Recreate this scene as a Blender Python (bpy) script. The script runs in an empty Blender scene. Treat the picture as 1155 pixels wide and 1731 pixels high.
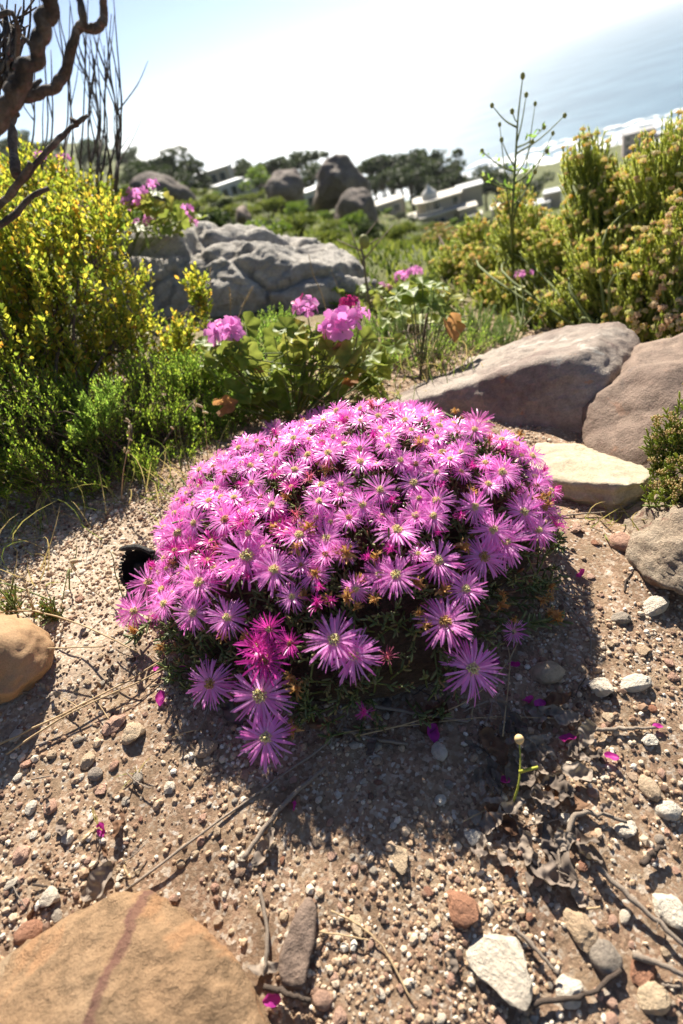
import bpy, bmesh, math, random
import numpy as np
from mathutils import Vector, Matrix, noise as mnoise
from mathutils.bvhtree import BVHTree

rng = np.random.default_rng(7)
random.seed(7)
SC = bpy.context.scene
COL = SC.collection

# ------------------------------------------------------------------ camera
W, HH, F = 1155.0, 1731.0, 962.0
PITCH, ROLL, CAMH = math.radians(34.7), math.radians(18), 0.62
_X = np.array([1, 0, 0.])
FW = np.array([0, math.cos(PITCH), -math.sin(PITCH)])
_U0 = np.array([0, math.sin(PITCH), math.cos(PITCH)])
RT = math.cos(ROLL) * _X - math.sin(ROLL) * _U0
UP = math.sin(ROLL) * _X + math.cos(ROLL) * _U0
CAM = np.array([0, 0, CAMH])
cd = bpy.data.cameras.new('camera')
co = bpy.data.objects.new('camera', cd)
COL.objects.link(co)
m = Matrix.Identity(4)
for i in range(3):
    m[i][0], m[i][1], m[i][2], m[i][3] = RT[i], UP[i], -FW[i], CAM[i]
co.matrix_world = m
cd.sensor_fit = 'HORIZONTAL'
cd.sensor_width = 24.0
cd.lens = F / W * 24.0
cd.clip_start = 0.02
cd.clip_end = 80000
cd.dof.use_dof = True
cd.dof.focus_distance = 0.84
cd.dof.aperture_fstop = 3.5
SC.camera = co

# ------------------------------------------------------------------ sky, sun, exposure
SUN_AZ, SUN_EL = math.radians(7), math.radians(42)
wd = bpy.data.worlds.new('World')
SC.world = wd
wd.use_nodes = True
nt = wd.node_tree
sky = nt.nodes.new('ShaderNodeTexSky')
sky.sky_type = 'NISHITA'
sky.sun_disc = False
sky.sun_elevation = SUN_EL
sky.sun_rotation = SUN_AZ
sky.altitude = 0
sky.air_density = 0.55
sky.dust_density = 0.3
sky.ozone_density = 1.8
bg = nt.nodes['Background']
wb = nt.nodes.new('ShaderNodeMix')          # daylight white balance, same for the whole sky
wb.data_type = 'RGBA'; wb.blend_type = 'MULTIPLY'; wb.inputs[0].default_value = 1.0
wb.inputs[7].default_value = (1.0, .975, .94, 1)
nt.links.new(sky.outputs[0], wb.inputs[6])
nt.links.new(wb.outputs[2], bg.inputs[0])
bg.inputs[1].default_value = 0.062
sl = bpy.data.lights.new('sun', 'SUN')
sl.energy = 5.0
sl.angle = math.radians(0.5)
sl.color = (1.0, 0.93, 0.80)
so = bpy.data.objects.new('sun', sl)
COL.objects.link(so)
sd = Vector((math.sin(SUN_AZ) * math.cos(SUN_EL), math.cos(SUN_AZ) * math.cos(SUN_EL), math.sin(SUN_EL)))
so.rotation_euler = sd.to_track_quat('Z', 'Y').to_euler()
so.location = sd * 30
SC.view_settings.view_transform = 'Standard'
SC.view_settings.look = 'None'
SC.view_settings.gamma = 1
SC.view_settings.exposure = 1.34
SC.render.engine = 'CYCLES'
SC.cycles.max_bounces = 8
SC.cycles.transparent_max_bounces = 8
SC.cycles.caustics_reflective = False
SC.cycles.caustics_refractive = False
SC.cycles.use_denoising = True

# ------------------------------------------------------------------ placing helpers
SL = math.tan(math.radians(9))


def ray(px, py):
    d = RT * (px - W / 2) / F + UP * (HH / 2 - py) / F + FW
    return d / np.linalg.norm(d)


def P(px, py, t):
    return CAM + ray(px, py) * t


SY = math.tan(math.radians(11))


def near_h(x, y):
    """the near slope: falls to the right, and towards the viewer in front of the flowers"""
    q = .66 - y
    return -SL * x - SY * .5 * (q + np.sqrt(q * q + .006)) + .010


_TN = np.linspace(.25, 3.5, 420)


def Pg(px, py, lift=0.0):
    """point of the sight line that is lift above the near slope"""
    d = ray(px, py)
    q = CAM + d[None] * _TN[:, None]
    f = q[:, 2] - near_h(q[:, 0], q[:, 1]) - lift
    k = int(np.argmax(f < 0)) if (f < 0).any() else len(f) - 1
    k = max(k, 1)
    u = f[k - 1] / (f[k - 1] - f[k] + 1e-12)
    return CAM + d * (_TN[k - 1] + (_TN[k] - _TN[k - 1]) * min(max(u, 0), 1))


AZT = [-180, -60, -40, -17, -9, -4, 0, 9, 16, 24, 36, 60, 120, 180]
DT = [3, 12, 60, 150, 300, 600, 1000, 1600]
DEP = [[3, 2, 0, -3, -6, -8, -4, 3.6]] * 3 + [
    [4, 2, 1, -0.5, -3, -4.2, -1, 3.6],
    [6, 4, 3, 1.5, -0.8, -2.0, 2, 3.6],
    [8, 6.5, 4.5, 2.5, 2.0, 5, 6, 3.8],
    [9, 8, 6, 4, 5, 8.5, 6, 4],
    [12, 11, 9.5, 7, 8.0, 8.6, 6, 4],
    [14, 13.5, 12.5, 10, 9.6, 8.4, 6, 4],
    [14, 14, 13, 12, 11, 8.1, 6, 4],
    [13, 13, 13, 12, 10.5, 8.0, 6, 4],
    [12, 12, 12, 12, 10, 7.8, 6, 4],
    [6, 6, 6, 6, 6, 6, 6, 4],
    [3, 2, 0, -3, -6, -8, -4, 3.6]]
DEP = np.array(DEP)
SEA = -80.0


def sstep(a, b, x):
    t = np.clip((x - a) / (b - a), 0, 1)
    return t * t * (3 - 2 * t)


def vnoise(x, y, s, k=0):
    """cheap smooth pseudo noise from sines, about -1..1"""
    x = x / s; y = y / s
    r = 0
    for i, (a, b, c) in enumerate(((1.0, .37, .3), (-.53, 1.13, 1.7), (.81, -.92, 4.1), (1.9, 1.1, 2.2), (-2.3, 1.7, .9))):
        r = r + np.sin(a * x * 2.1 + b * y * 2.1 + c + k * 1.37 + .6 * np.sin(.9 * y + i + k)) * (1.0 if i < 3 else .5)
    return r / 3.2


def terrain(x, y):
    x = np.asarray(x, float); y = np.asarray(y, float)
    d = np.hypot(x, y) + 1e-9
    az = np.degrees(np.arctan2(x, y))
    ld = np.log(np.clip(d, DT[0], DT[-1]))
    lt = np.log(DT)
    ia = np.clip(np.searchsorted(AZT, az) - 1, 0, len(AZT) - 2)
    fa = (az - np.take(AZT, ia)) / (np.take(AZT, ia + 1) - np.take(AZT, ia))
    idd = np.clip(np.searchsorted(lt, ld) - 1, 0, len(DT) - 2)
    fd = (ld - lt[idd]) / (lt[idd + 1] - lt[idd])
    dep = (DEP[ia, idd] * (1 - fa) + DEP[ia + 1, idd] * fa) * (1 - fd) + (DEP[ia, idd + 1] * (1 - fa) + DEP[ia + 1, idd + 1] * fa) * fd
    far = CAMH - d * np.tan(np.radians(dep)) + vnoise(x, y, 9, 1) * np.clip(d - 5, 0, 60) * .012
    near = near_h(x, y) + .008 * vnoise(x, y, .17) + .004 * vnoise(x, y, .06, 3) + .05 * vnoise(x, y, 1.6, 2) * sstep(1.3, 2.5, d)
    w = sstep(2.3, 5.0, d)
    return near * (1 - w) + far * w


_TS = np.geomspace(.3, 2500, 1400)


def G(px, py):
    """point of the sight line on the ground, any distance"""
    q = CAM + ray(px, py)[None] * _TS[:, None]
    hit = q[:, 2] < terrain(q[:, 0], q[:, 1])
    return q[int(np.argmax(hit))] if hit.any() else q[-1]


def at_az(px, py, dist):
    d = ray(px, py)
    s = dist / math.hypot(d[0], d[1])
    p = CAM + d * s
    return p[0], p[1], float(terrain(p[0], p[1])), p[2]


# ------------------------------------------------------------------ mesh helpers
def mk(name, V, Fs, mat, parent=None, smooth=True, attrs=None, link=True, data_only=False):
    V = np.asarray(V, np.float32)
    if not isinstance(Fs, (list, tuple)):
        Fs = [Fs]
    Fs = [np.asarray(f, np.int32) for f in Fs if len(f)]
    me = bpy.data.meshes.new(name)
    me.vertices.add(len(V))
    me.vertices.foreach_set('co', V.ravel())
    nl = sum(f.size for f in Fs)
    me.loops.add(nl)
    me.loops.foreach_set('vertex_index', np.concatenate([f.ravel() for f in Fs]))
    tot = np.concatenate([np.full(len(f), f.shape[1], np.int32) for f in Fs])
    st = np.concatenate([[0], np.cumsum(tot)[:-1]]).astype(np.int32)
    me.polygons.add(len(tot))
    me.polygons.foreach_set('loop_start', st)
    me.polygons.foreach_set('loop_total', tot)
    me.polygons.foreach_set('use_smooth', np.full(len(tot), smooth))
    for k, a in (attrs or {}).items():
        at = me.attributes.new(k, 'FLOAT', 'POINT')
        at.data.foreach_set('value', np.asarray(a, np.float32))
    me.update(calc_edges=True)
    me.materials.append(mat)
    if data_only:
        return me
    return ob(name, me, parent)


def ob(name, me, parent=None, loc=None, mat3=None, scale=1.0):
    o = bpy.data.objects.new(name, me)
    COL.objects.link(o)
    if parent is not None:
        o.parent = parent
    if loc is not None:
        M = Matrix.Identity(4)
        if mat3 is not None:
            for i in range(3):
                for j in range(3):
                    M[i][j] = float(mat3[i][j]) * scale
        else:
            for i in range(3):
                M[i][i] = scale
        for i in range(3):
            M[i][3] = float(loc[i])
        o.matrix_basis = M
    return o


def empty(name, loc=(0, 0, 0)):
    o = bpy.data.objects.new(name, None)
    o.empty_display_size = .05
    COL.objects.link(o)
    return o


def tag(o, label=None, cat=None, group=None, kind=None):
    if label: o['label'] = label
    if cat: o['category'] = cat
    if group: o['group'] = group
    if kind: o['kind'] = kind
    return o


def nrm(a):
    a = np.asarray(a, float)
    return a / (np.linalg.norm(a, axis=-1, keepdims=True) + 1e-12)


def frames(d, roll=None, up=None):
    """matrices whose column 1 (y) runs along d, column 2 (z) near up"""
    d = nrm(d)
    n = len(d)
    if up is None:
        up = rng.normal(size=(n, 3))
    x = nrm(np.cross(d, np.broadcast_to(up, d.shape)))
    z = np.cross(x, d)
    return np.stack([x, d, z], -1)


def scatter(TV, TF, M, T):
    TV = np.asarray(TV, float); n = len(T)
    V = np.einsum('nij,kj->nki', M, TV) + np.asarray(T)[:, None, :]
    off = (np.arange(n) * len(TV))[:, None, None]
    if isinstance(TF, (list, tuple)) and not np.isscalar(TF[0][0]) and isinstance(TF[0], np.ndarray):
        return V.reshape(-1, 3), [(f[None] + off).reshape(-1, f.shape[1]) for f in TF]
    TF = np.asarray(TF)
    return V.reshape(-1, 3), (TF[None] + off).reshape(-1, TF.shape[1])


class MB:
    def __init__(s):
        s.V = []; s.F = {}; s.n = 0; s.A = []

    def add(s, V, Fs, a=None):
        V = np.asarray(V, float)
        if not isinstance(Fs, (list, tuple)) or (len(Fs) and np.isscalar(Fs[0][0])):
            Fs = [np.asarray(Fs)]
        for f in Fs:
            f = np.asarray(f)
            if len(f):
                s.F.setdefault(f.shape[1], []).append(f + s.n)
        s.V.append(V); s.n += len(V)
        s.A.append(np.zeros(len(V)) if a is None else np.asarray(a, float) * np.ones(len(V)))
        return s

    def tube(s, pts, rad, k=6, cap=True, wob=0.0):
        pts = np.asarray(pts, float); n = len(pts)
        rad = np.broadcast_to(np.asarray(rad, float), (n,))
        tg = nrm(np.gradient(pts, axis=0))
        u = np.cross(tg[0], [0.31, 0.2, .93]); u = u / (np.linalg.norm(u) + 1e-9)
        R = []
        for i in range(n):
            u = u - tg[i] * (u @ tg[i]); u /= (np.linalg.norm(u) + 1e-9)
            v = np.cross(tg[i], u)
            a = np.arange(k) * 2 * np.pi / k
            rr = rad[i] * (1 + wob * rng.uniform(-1, 1, k))
            R.append(pts[i] + (np.cos(a) * rr)[:, None] * u + (np.sin(a) * rr)[:, None] * v)
        V = np.concatenate(R)
        i, j = np.meshgrid(np.arange(n - 1), np.arange(k), indexing='ij')
        i = i.ravel(); j = j.ravel(); j2 = (j + 1) % k
        Q = np.stack([i * k + j, i * k + j2, (i + 1) * k + j2, (i + 1) * k + j], 1)
        Fs = [Q]
        if cap:
            V = np.concatenate([V, pts[:1], pts[-1:]])
            a = np.arange(k)
            Fs.append(np.concatenate([np.stack([np.full(k, n * k), (a + 1) % k, a], 1),
                                      np.stack([np.full(k, n * k + 1), (n - 1) * k + a, (n - 1) * k + (a + 1) % k], 1)]))
        return s.add(V, Fs)

    def box(s, c, sz, rz=0.0):
        c = np.asarray(c, float); sz = np.asarray(sz, float) / 2
        v = np.array([[x, y, z] for z in (-1, 1) for y in (-1, 1) for x in (-1, 1)], float) * sz
        ca, sa = math.cos(rz), math.sin(rz)
        v = np.stack([v[:, 0] * ca - v[:, 1] * sa, v[:, 0] * sa + v[:, 1] * ca, v[:, 2]], 1) + c
        return s.add(v, np.array([[0, 2, 3, 1], [4, 5, 7, 6], [0, 1, 5, 4], [2, 6, 7, 3], [0, 4, 6, 2], [1, 3, 7, 5]]))

    def prism(s, poly, z0, z1):
        poly = np.asarray(poly, float); n = len(poly)
        V = np.concatenate([np.c_[poly, np.full(n, z0)], np.c_[poly, np.full(n, z1)]])
        a = np.arange(n); b = (a + 1) % n
        c0 = poly.mean(0)
        V = np.concatenate([V, [[c0[0], c0[1], z0]], [[c0[0], c0[1], z1]]])
        return s.add(V, [np.stack([a, b, b + n, a + n], 1), np.concatenate([np.stack([b, a, np.full(n, 2 * n)], 1), np.stack([a + n, b + n, np.full(n, 2 * n + 1)], 1)])])

    def data(s):
        return np.concatenate(s.V), [np.concatenate(f) for f in s.F.values()]

    def build(s, name, mat, parent=None, smooth=True, attr=False, data_only=False):
        V, Fs = s.data()
        return mk(name, V, Fs, mat, parent, smooth, {'t': np.concatenate(s.A)} if attr else None, data_only=data_only)


def curve(pts, n=12):
    """Catmull-Rom through points"""
    p = np.asarray(pts, float)
    if len(p) < 3:
        t = np.linspace(0, 1, n)[:, None]
        return p[0] * (1 - t) + p[-1] * t
    q = np.concatenate([[2 * p[0] - p[1]], p, [2 * p[-1] - p[-2]]])
    out = []
    m_ = len(p) - 1
    for u in np.linspace(0, m_ - 1e-6, n):
        i = int(u); f = u - i
        a, b, c, d = q[i], q[i + 1], q[i + 2], q[i + 3]
        out.append(.5 * (2 * b + (c - a) * f + (2 * a - 5 * b + 4 * c - d) * f * f + (3 * b - a - 3 * c + d) * f ** 3))
    return np.array(out)


_ico = {}


def ico(sub):
    if sub not in _ico:
        bm = bmesh.new()
        bmesh.ops.create_icosphere(bm, subdivisions=sub, radius=1)
        bm.verts.ensure_lookup_table()
        V = np.array([v.co[:] for v in bm.verts]); Fc = np.array([[v.index for v in f.verts] for f in bm.faces])
        bm.free()
        _ico[sub] = (V, Fc)
    return _ico[sub]


def fbm(V, s, o=5, seed=0.0):
    return np.array([mnoise.fractal((v[0] / s + seed, v[1] / s - seed, v[2] / s + 2 * seed), 1.0, 2.0, o) for v in V])


def edges_of(Fc):
    e = np.concatenate([Fc[:, [0, 1]], Fc[:, [1, 2]], Fc[:, [2, 0]]])
    return e


def smooth_v(V, Fc, it=2, lam=.5):
    e = edges_of(Fc)
    for _ in range(it):
        acc = np.zeros_like(V); cnt = np.zeros(len(V))
        np.add.at(acc, e[:, 0], V[e[:, 1]]); np.add.at(cnt, e[:, 0], 1)
        V = V * (1 - lam) + lam * acc / cnt[:, None]
    return V


def hull_rock(pts, sub=5, rnd=2, amp=(.01, .003), sc=(.12, .03), seed=0., extra=None):
    """a rock whose flat sides follow the hull of the points, edges worn, surface rough"""
    pts = np.asarray(pts, float)
    bm = bmesh.new()
    for p in pts: bm.verts.new(p)
    bmesh.ops.convex_hull(bm, input=bm.verts)
    loose = [v for v in bm.verts if not v.link_faces]
    for v in loose: bm.verts.remove(v)
    bmesh.ops.triangulate(bm, faces=bm.faces)
    bv = BVHTree.FromBMesh(bm)
    c = pts.mean(0)
    D, Fc = ico(sub)
    ext = pts.max(0) - pts.min(0)
    D = nrm(D * ext)
    V = []
    far = float(np.linalg.norm(ext)) * 3
    for d in D:
        o = c + d * far
        h = bv.ray_cast(Vector(o), Vector(-d))
        V.append(h[0][:] if h[0] is not None else c)
    bm.free()
    V = smooth_v(np.array(V), Fc, rnd)
    N = nrm(V - c)
    # true normals
    fn = np.cross(V[Fc[:, 1]] - V[Fc[:, 0]], V[Fc[:, 2]] - V[Fc[:, 0]])
    N = np.zeros_like(V)
    for k in range(3): np.add.at(N, Fc[:, k], fn)
    N = nrm(N)
    disp = 0
    for a, s in zip(amp, sc):
        disp = disp + a * fbm(V, s, 4, seed + s * 10)
    if extra is not None:
        disp = disp + extra(V, N)
    return V + N * np.asarray(disp)[:, None], Fc


# ------------------------------------------------------------------ material helpers
def mat_new(name):
    mt = bpy.data.materials.new(name)
    mt.use_nodes = True
    nt = mt.node_tree
    for n in list(nt.nodes):
        if n.type != 'OUTPUT_MATERIAL': nt.nodes.remove(n)
    return mt, nt, [n for n in nt.nodes if n.type == 'OUTPUT_MATERIAL'][0]


def nd(nt, t, **k):
    n = nt.nodes.new(t)
    for a, b in k.items():
        if a in n.inputs.keys() or isinstance(a, int): n.inputs[a].default_value = b
        else: setattr(n, a, b)
    return n


def rampn(nt, fac, stops, interp='LINEAR'):
    r = nt.nodes.new('ShaderNodeValToRGB')
    r.color_ramp.interpolation = interp
    e = r.color_ramp.elements
    while len(e) < len(stops): e.new(.5)
    for i, (p, c) in enumerate(stops):
        e[i].position = p
        e[i].color = (c[0], c[1], c[2], 1) if hasattr(c, '__len__') else (c, c, c, 1)
    nt.links.new(fac, r.inputs[0])
    return r.outputs[0]


def noise(nt, scale, detail=6, rough=.6, coord=None, dist=0.0):
    n = nt.nodes.new('ShaderNodeTexNoise')
    n.inputs['Scale'].default_value = scale; n.inputs['Detail'].default_value = detail
    n.inputs['Roughness'].default_value = rough; n.inputs['Distortion'].default_value = dist
    if coord is not None: nt.links.new(coord, n.inputs['Vector'])
    return n.outputs[0]


def mixc(nt, fac, a, b, mode='MIX'):
    n = nt.nodes.new('ShaderNodeMix')
    n.data_type = 'RGBA'; n.blend_type = mode
    for s, v in ((n.inputs[0], fac), (n.inputs[6], a), (n.inputs[7], b)):
        if hasattr(v, 'is_output') or isinstance(v, bpy.types.NodeSocket): nt.links.new(v, s)
        elif hasattr(v, '__len__'): s.default_value = (*v[:3], 1)
        else: s.default_value = v
    return n.outputs[2]


def bump(nt, h, strength, dist):
    b = nt.nodes.new('ShaderNodeBump')
    b.inputs['Strength'].default_value = strength; b.inputs['Distance'].default_value = dist
    nt.links.new(h, b.inputs['Height'])
    return b.outputs[0]


def principled(nt, out, col, rough=.8, spec=.3, normal=None):
    p = nt.nodes.new('ShaderNodeBsdfPrincipled')
    if isinstance(col, bpy.types.NodeSocket): nt.links.new(col, p.inputs['Base Color'])
    else: p.inputs['Base Color'].default_value = (*col, 1)
    if isinstance(rough, bpy.types.NodeSocket): nt.links.new(rough, p.inputs['Roughness'])
    else: p.inputs['Roughness'].default_value = rough
    p.inputs['Specular IOR Level'].default_value = spec
    if normal is not None: nt.links.new(normal, p.inputs['Normal'])
    if out is not None: nt.links.new(p.outputs[0], out.inputs[0])
    return p


def island_rand(nt):
    return nt.nodes.new('ShaderNodeNewGeometry').outputs['Random Per Island']


def obj_rand(nt):
    return nt.nodes.new('ShaderNodeObjectInfo').outputs['Random']


def leaf_mat(name, stops, trans=.45, rough=.45, spec=.4, tcol=1.25, src='island', grad=None, nscale=0):
    """thin leaf or petal: glossy diffuse face that also lets light through"""
    mt, nt, out = mat_new(name)
    r = island_rand(nt) if src == 'island' else obj_rand(nt)
    c = rampn(nt, r, stops)
    if grad:
        a = nt.nodes.new('ShaderNodeAttribute'); a.attribute_name = 't'
        f = rampn(nt, a.outputs['Fac'], [(0, 1.0), (grad[1], grad[2]), (1, 0.0)])
        c = mixc(nt, f, c, grad[0])
    if nscale:
        c = mixc(nt, .5, c, rampn(nt, noise(nt, nscale, 3), [(.3, .35), (.7, 1.0)]), 'MULTIPLY')
    p = principled(nt, None, c, rough, spec)
    t = nt.nodes.new('ShaderNodeBsdfTranslucent')
    tc = mixc(nt, 1.0, c, (tcol, tcol * 1.0, tcol * .75) if grad is None else (tcol, tcol * .8, tcol), 'MULTIPLY')
    nt.links.new(tc, t.inputs[0])
    mx = nt.nodes.new('ShaderNodeMixShader'); mx.inputs[0].default_value = trans
    nt.links.new(p.outputs[0], mx.inputs[1]); nt.links.new(t.outputs[0], mx.inputs[2])
    nt.links.new(mx.outputs[0], out.inputs[0])
    return mt


def solid_mat(name, col, rough=.8, spec=.3, var=.25, nscale=30, bmp=0.0, bs=80, bd=.002):
    mt, nt, out = mat_new(name)
    n = noise(nt, nscale, 5)
    c = mixc(nt, 1.0, col, rampn(nt, n, [(.25, 1 - var), (.75, 1 + var)]), 'MULTIPLY')
    nn = bump(nt, noise(nt, bs, 5), bmp, bd) if bmp else None
    principled(nt, out, c, rough, spec, nn)
    return mt


def rock_mat(name, cols, scale=6., lich=None, lichs=22., bmp=.6, bs=60, bd=.006, dark=.5, rough=.85, coord='Object', streak=None, crust=None):
    mt, nt, out = mat_new(name)
    tc = nt.nodes.new('ShaderNodeTexCoord').outputs[coord]
    n1 = noise(nt, scale, 8, .65, tc, .4)
    c = rampn(nt, n1, [(.28, cols[0]), (.5, cols[1]), (.72, cols[2])])
    n2 = noise(nt, scale * 9, 8, .7, tc)
    c = mixc(nt, dark, c, rampn(nt, n2, [(.3, .35), (.55, 1.0), (.75, 1.25)]), 'MULTIPLY')
    for lc in (lich or []):
        n3 = noise(nt, lichs, 4, .55, tc, .6)
        mp = nt.nodes.new('ShaderNodeMapping'); mp.inputs[1].default_value = (lc[1], lc[1] * 2, lc[1] * 3)
        nt.links.new(tc, mp.inputs[0])
        n3 = noise(nt, lichs * lc[3], 5, .6, mp.outputs[0], .5)
        c = mixc(nt, rampn(nt, n3, [(lc[2], 0.0), (lc[2] + .04, lc[4])]), c, lc[0])
    if streak:
        mp = nt.nodes.new('ShaderNodeMapping'); mp.inputs[3].default_value = streak[1]
        nt.links.new(tc, mp.inputs[0])
        s = noise(nt, 1.0, 4, .5, mp.outputs[0], 1.2)
        c = mixc(nt, rampn(nt, s, [(streak[2], 0.), (streak[2] + .05, .75)]), c, streak[0])
    c = mixc(nt, .55, c, rampn(nt, noise(nt, bs * 4, 6, .75, tc), [(.32, .45), (.5, 1.0), (.68, 1.25)]), 'MULTIPLY')
    h = noise(nt, bs, 10, .7, tc)
    h2 = noise(nt, bs * 5, 4, .6, tc)
    hm = nt.nodes.new('ShaderNodeMath'); hm.operation = 'MULTIPLY_ADD'; hm.inputs[1].default_value = .35
    nt.links.new(h2, hm.inputs[0]); nt.links.new(h, hm.inputs[2])
    principled(nt, out, c, rough, .3, bump(nt, hm.outputs[0], bmp, bd))
    return mt

# ================================================================== THE SETTING
def ground_mat():
    mt, nt, out = mat_new('soil')
    geo = nt.nodes.new('ShaderNodeNewGeometry').outputs['Position']
    n1 = noise(nt, 7, 8, .6, geo, .3)
    c = rampn(nt, n1, [(.3, (.11, .072, .046)), (.5, (.24, .165, .105)), (.7, (.36, .265, .17))])
    vo = nt.nodes.new('ShaderNodeTexVoronoi'); vo.inputs['Scale'].default_value = 260
    nt.links.new(geo, vo.inputs['Vector'])
    sx = nt.nodes.new('ShaderNodeSeparateColor'); nt.links.new(vo.outputs['Color'], sx.inputs[0])
    gc = rampn(nt, sx.outputs[0], [(0, (.15, .10, .07)), (.35, (.36, .22, .15)), (.65, (.46, .32, .22)), (.9, (.6, .5, .4)), (1, (.75, .68, .6))])
    c = mixc(nt, rampn(nt, noise(nt, 35, 4, .6, geo), [(.35, .15), (.65, .75)]), c, gc)
    # pale sandy patch of bare ground left of the flowers
    sub = nt.nodes.new('ShaderNodeVectorMath'); sub.operation = 'DISTANCE'; sub.inputs[1].default_value = (-.47, .93, .07)
    wv = nt.nodes.new('ShaderNodeVectorMath'); wv.operation = 'MULTIPLY_ADD'
    nz = nt.nodes.new('ShaderNodeTexNoise'); nz.inputs['Scale'].default_value = 9; nt.links.new(geo, nz.inputs['Vector'])
    wv.inputs[1].default_value = (.22, .22, .0); nt.links.new(nz.outputs['Color'], wv.inputs[0]); nt.links.new(geo, wv.inputs[2])
    nt.links.new(wv.outputs[0], sub.inputs[0])
    c = mixc(nt, rampn(nt, sub.outputs['Value'], [(.18, .85), (.36, 0.0)]), c, mixc(nt, .5, (.55, .48, .38), gc))
    # scrub-covered slope further down
    ln = nt.nodes.new('ShaderNodeVectorMath'); ln.operation = 'LENGTH'; nt.links.new(geo, ln.inputs[0])
    md = nt.nodes.new('ShaderNodeMath'); md.operation = 'DIVIDE'; md.inputs[1].default_value = 20; nt.links.new(ln.outputs['Value'], md.inputs[0])
    veg = rampn(nt, noise(nt, .35, 7, .65, geo, .4), [(.35, (.03, .045, .012)), (.5, (.085, .10, .03)), (.62, (.16, .15, .06)), (.75, (.26, .21, .12))])
    c = mixc(nt, rampn(nt, md.outputs[0], [(.085, 0.0), (.14, 1.0)]), c, veg)
    hn = noise(nt, 300, 6, .7, geo)
    principled(nt, out, c, .95, .15, bump(nt, hn, .7, .004))
    return mt


M = {}
M['soil'] = ground_mat()

NR, NA = 250, 420
rr = np.concatenate([[0.0], np.geomspace(.04, 1600, NR)])
aa = np.linspace(-np.pi, np.pi, NA, endpoint=False)
# finer towards the view
aa = aa - .72 * np.sin(aa)
RRg, AAg = np.meshgrid(rr[1:], aa, indexing='ij')
xs = (RRg * np.sin(AAg)).ravel(); ys = (RRg * np.cos(AAg) + .45).ravel()
V = np.c_[xs, ys, terrain(xs, ys)]
i, j = np.meshgrid(np.arange(NR - 1), np.arange(NA), indexing='ij'); i = i.ravel(); j = j.ravel(); j2 = (j + 1) % NA
Q = np.stack([i * NA + j, i * NA + j2, (i + 1) * NA + j2, (i + 1) * NA + j], 1)
V = np.concatenate([V, [[0, .45, float(terrain(0, .45))]]])
fan = np.stack([np.full(NA, len(V) - 1), (np.arange(NA) + 1) % NA, np.arange(NA)], 1)
V_TOP = V[:, 2].max() + 14
V_BOT = V[:, 2].min() - 1
tag(mk('ground', V, [Q[:, ::-1], fan[:, ::-1]], M['soil']), 'stony reddish brown hillside soil falling towards the sea', kind='structure')


def sea_mat():
    mt, nt, out = mat_new('sea_water')
    geo = nt.nodes.new('ShaderNodeNewGeometry').outputs['Position']
    n1 = noise(nt, .012, 5, .55, geo, .5)
    c = rampn(nt, n1, [(.35, (.07, .13, .19)), (.65, (.11, .19, .26))])
    mp = nt.nodes.new('ShaderNodeMapping'); mp.inputs[2].default_value = (0, 0, .5); mp.inputs[3].default_value = (.02, .11, .1)
    nt.links.new(geo, mp.inputs[0])
    h1 = noise(nt, 1.0, 4, .6, mp.outputs[0], .6)
    h2 = noise(nt, .5, 5, .6, geo)
    ad = nt.nodes.new('ShaderNodeMath'); ad.operation = 'MULTIPLY_ADD'; ad.inputs[1].default_value = .25
    nt.links.new(h2, ad.inputs[0]); nt.links.new(h1, ad.inputs[2])
    principled(nt, out, c, .42, .16, bump(nt, ad.outputs[0], .55, 3.2))
    return mt


M['sea'] = sea_mat()
mb = MB()
rs = np.geomspace(250, 45000, 60); ss = np.linspace(-np.pi, np.pi, 180, endpoint=False)
A_, B_ = np.meshgrid(rs, ss, indexing='ij')
Vs = np.c_[(A_ * np.sin(B_)).ravel(), (A_ * np.cos(B_)).ravel(), np.full(A_.size, SEA)]
i, j = np.meshgrid(np.arange(59), np.arange(180), indexing='ij'); i = i.ravel(); j = j.ravel(); j2 = (j + 1) % 180
tag(mk('sea', Vs, np.stack([i * 180 + j, (i + 1) * 180 + j, (i + 1) * 180 + j2, i * 180 + j2], 1)[:, ::-1], M['sea']), 'blue sea glittering under the sun behind the town', kind='structure')

# breaking surf along the shore
def foam_mat():
    mt, nt, out = mat_new('surf_foam')
    geo = nt.nodes.new('ShaderNodeNewGeometry').outputs['Position']
    p = principled(nt, None, (.85, .87, .88), .7, .2)
    tr = nt.nodes.new('ShaderNodeBsdfTransparent'); mx = nt.nodes.new('ShaderNodeMixShader')
    nt.links.new(rampn(nt, noise(nt, .09, 6, .65, geo, .5), [(.40, 0.), (.52, 1.)]), mx.inputs[0])
    nt.links.new(tr.outputs[0], mx.inputs[1]); nt.links.new(p.outputs[0], mx.inputs[2]); nt.links.new(mx.outputs[0], out.inputs[0])
    return mt


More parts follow.
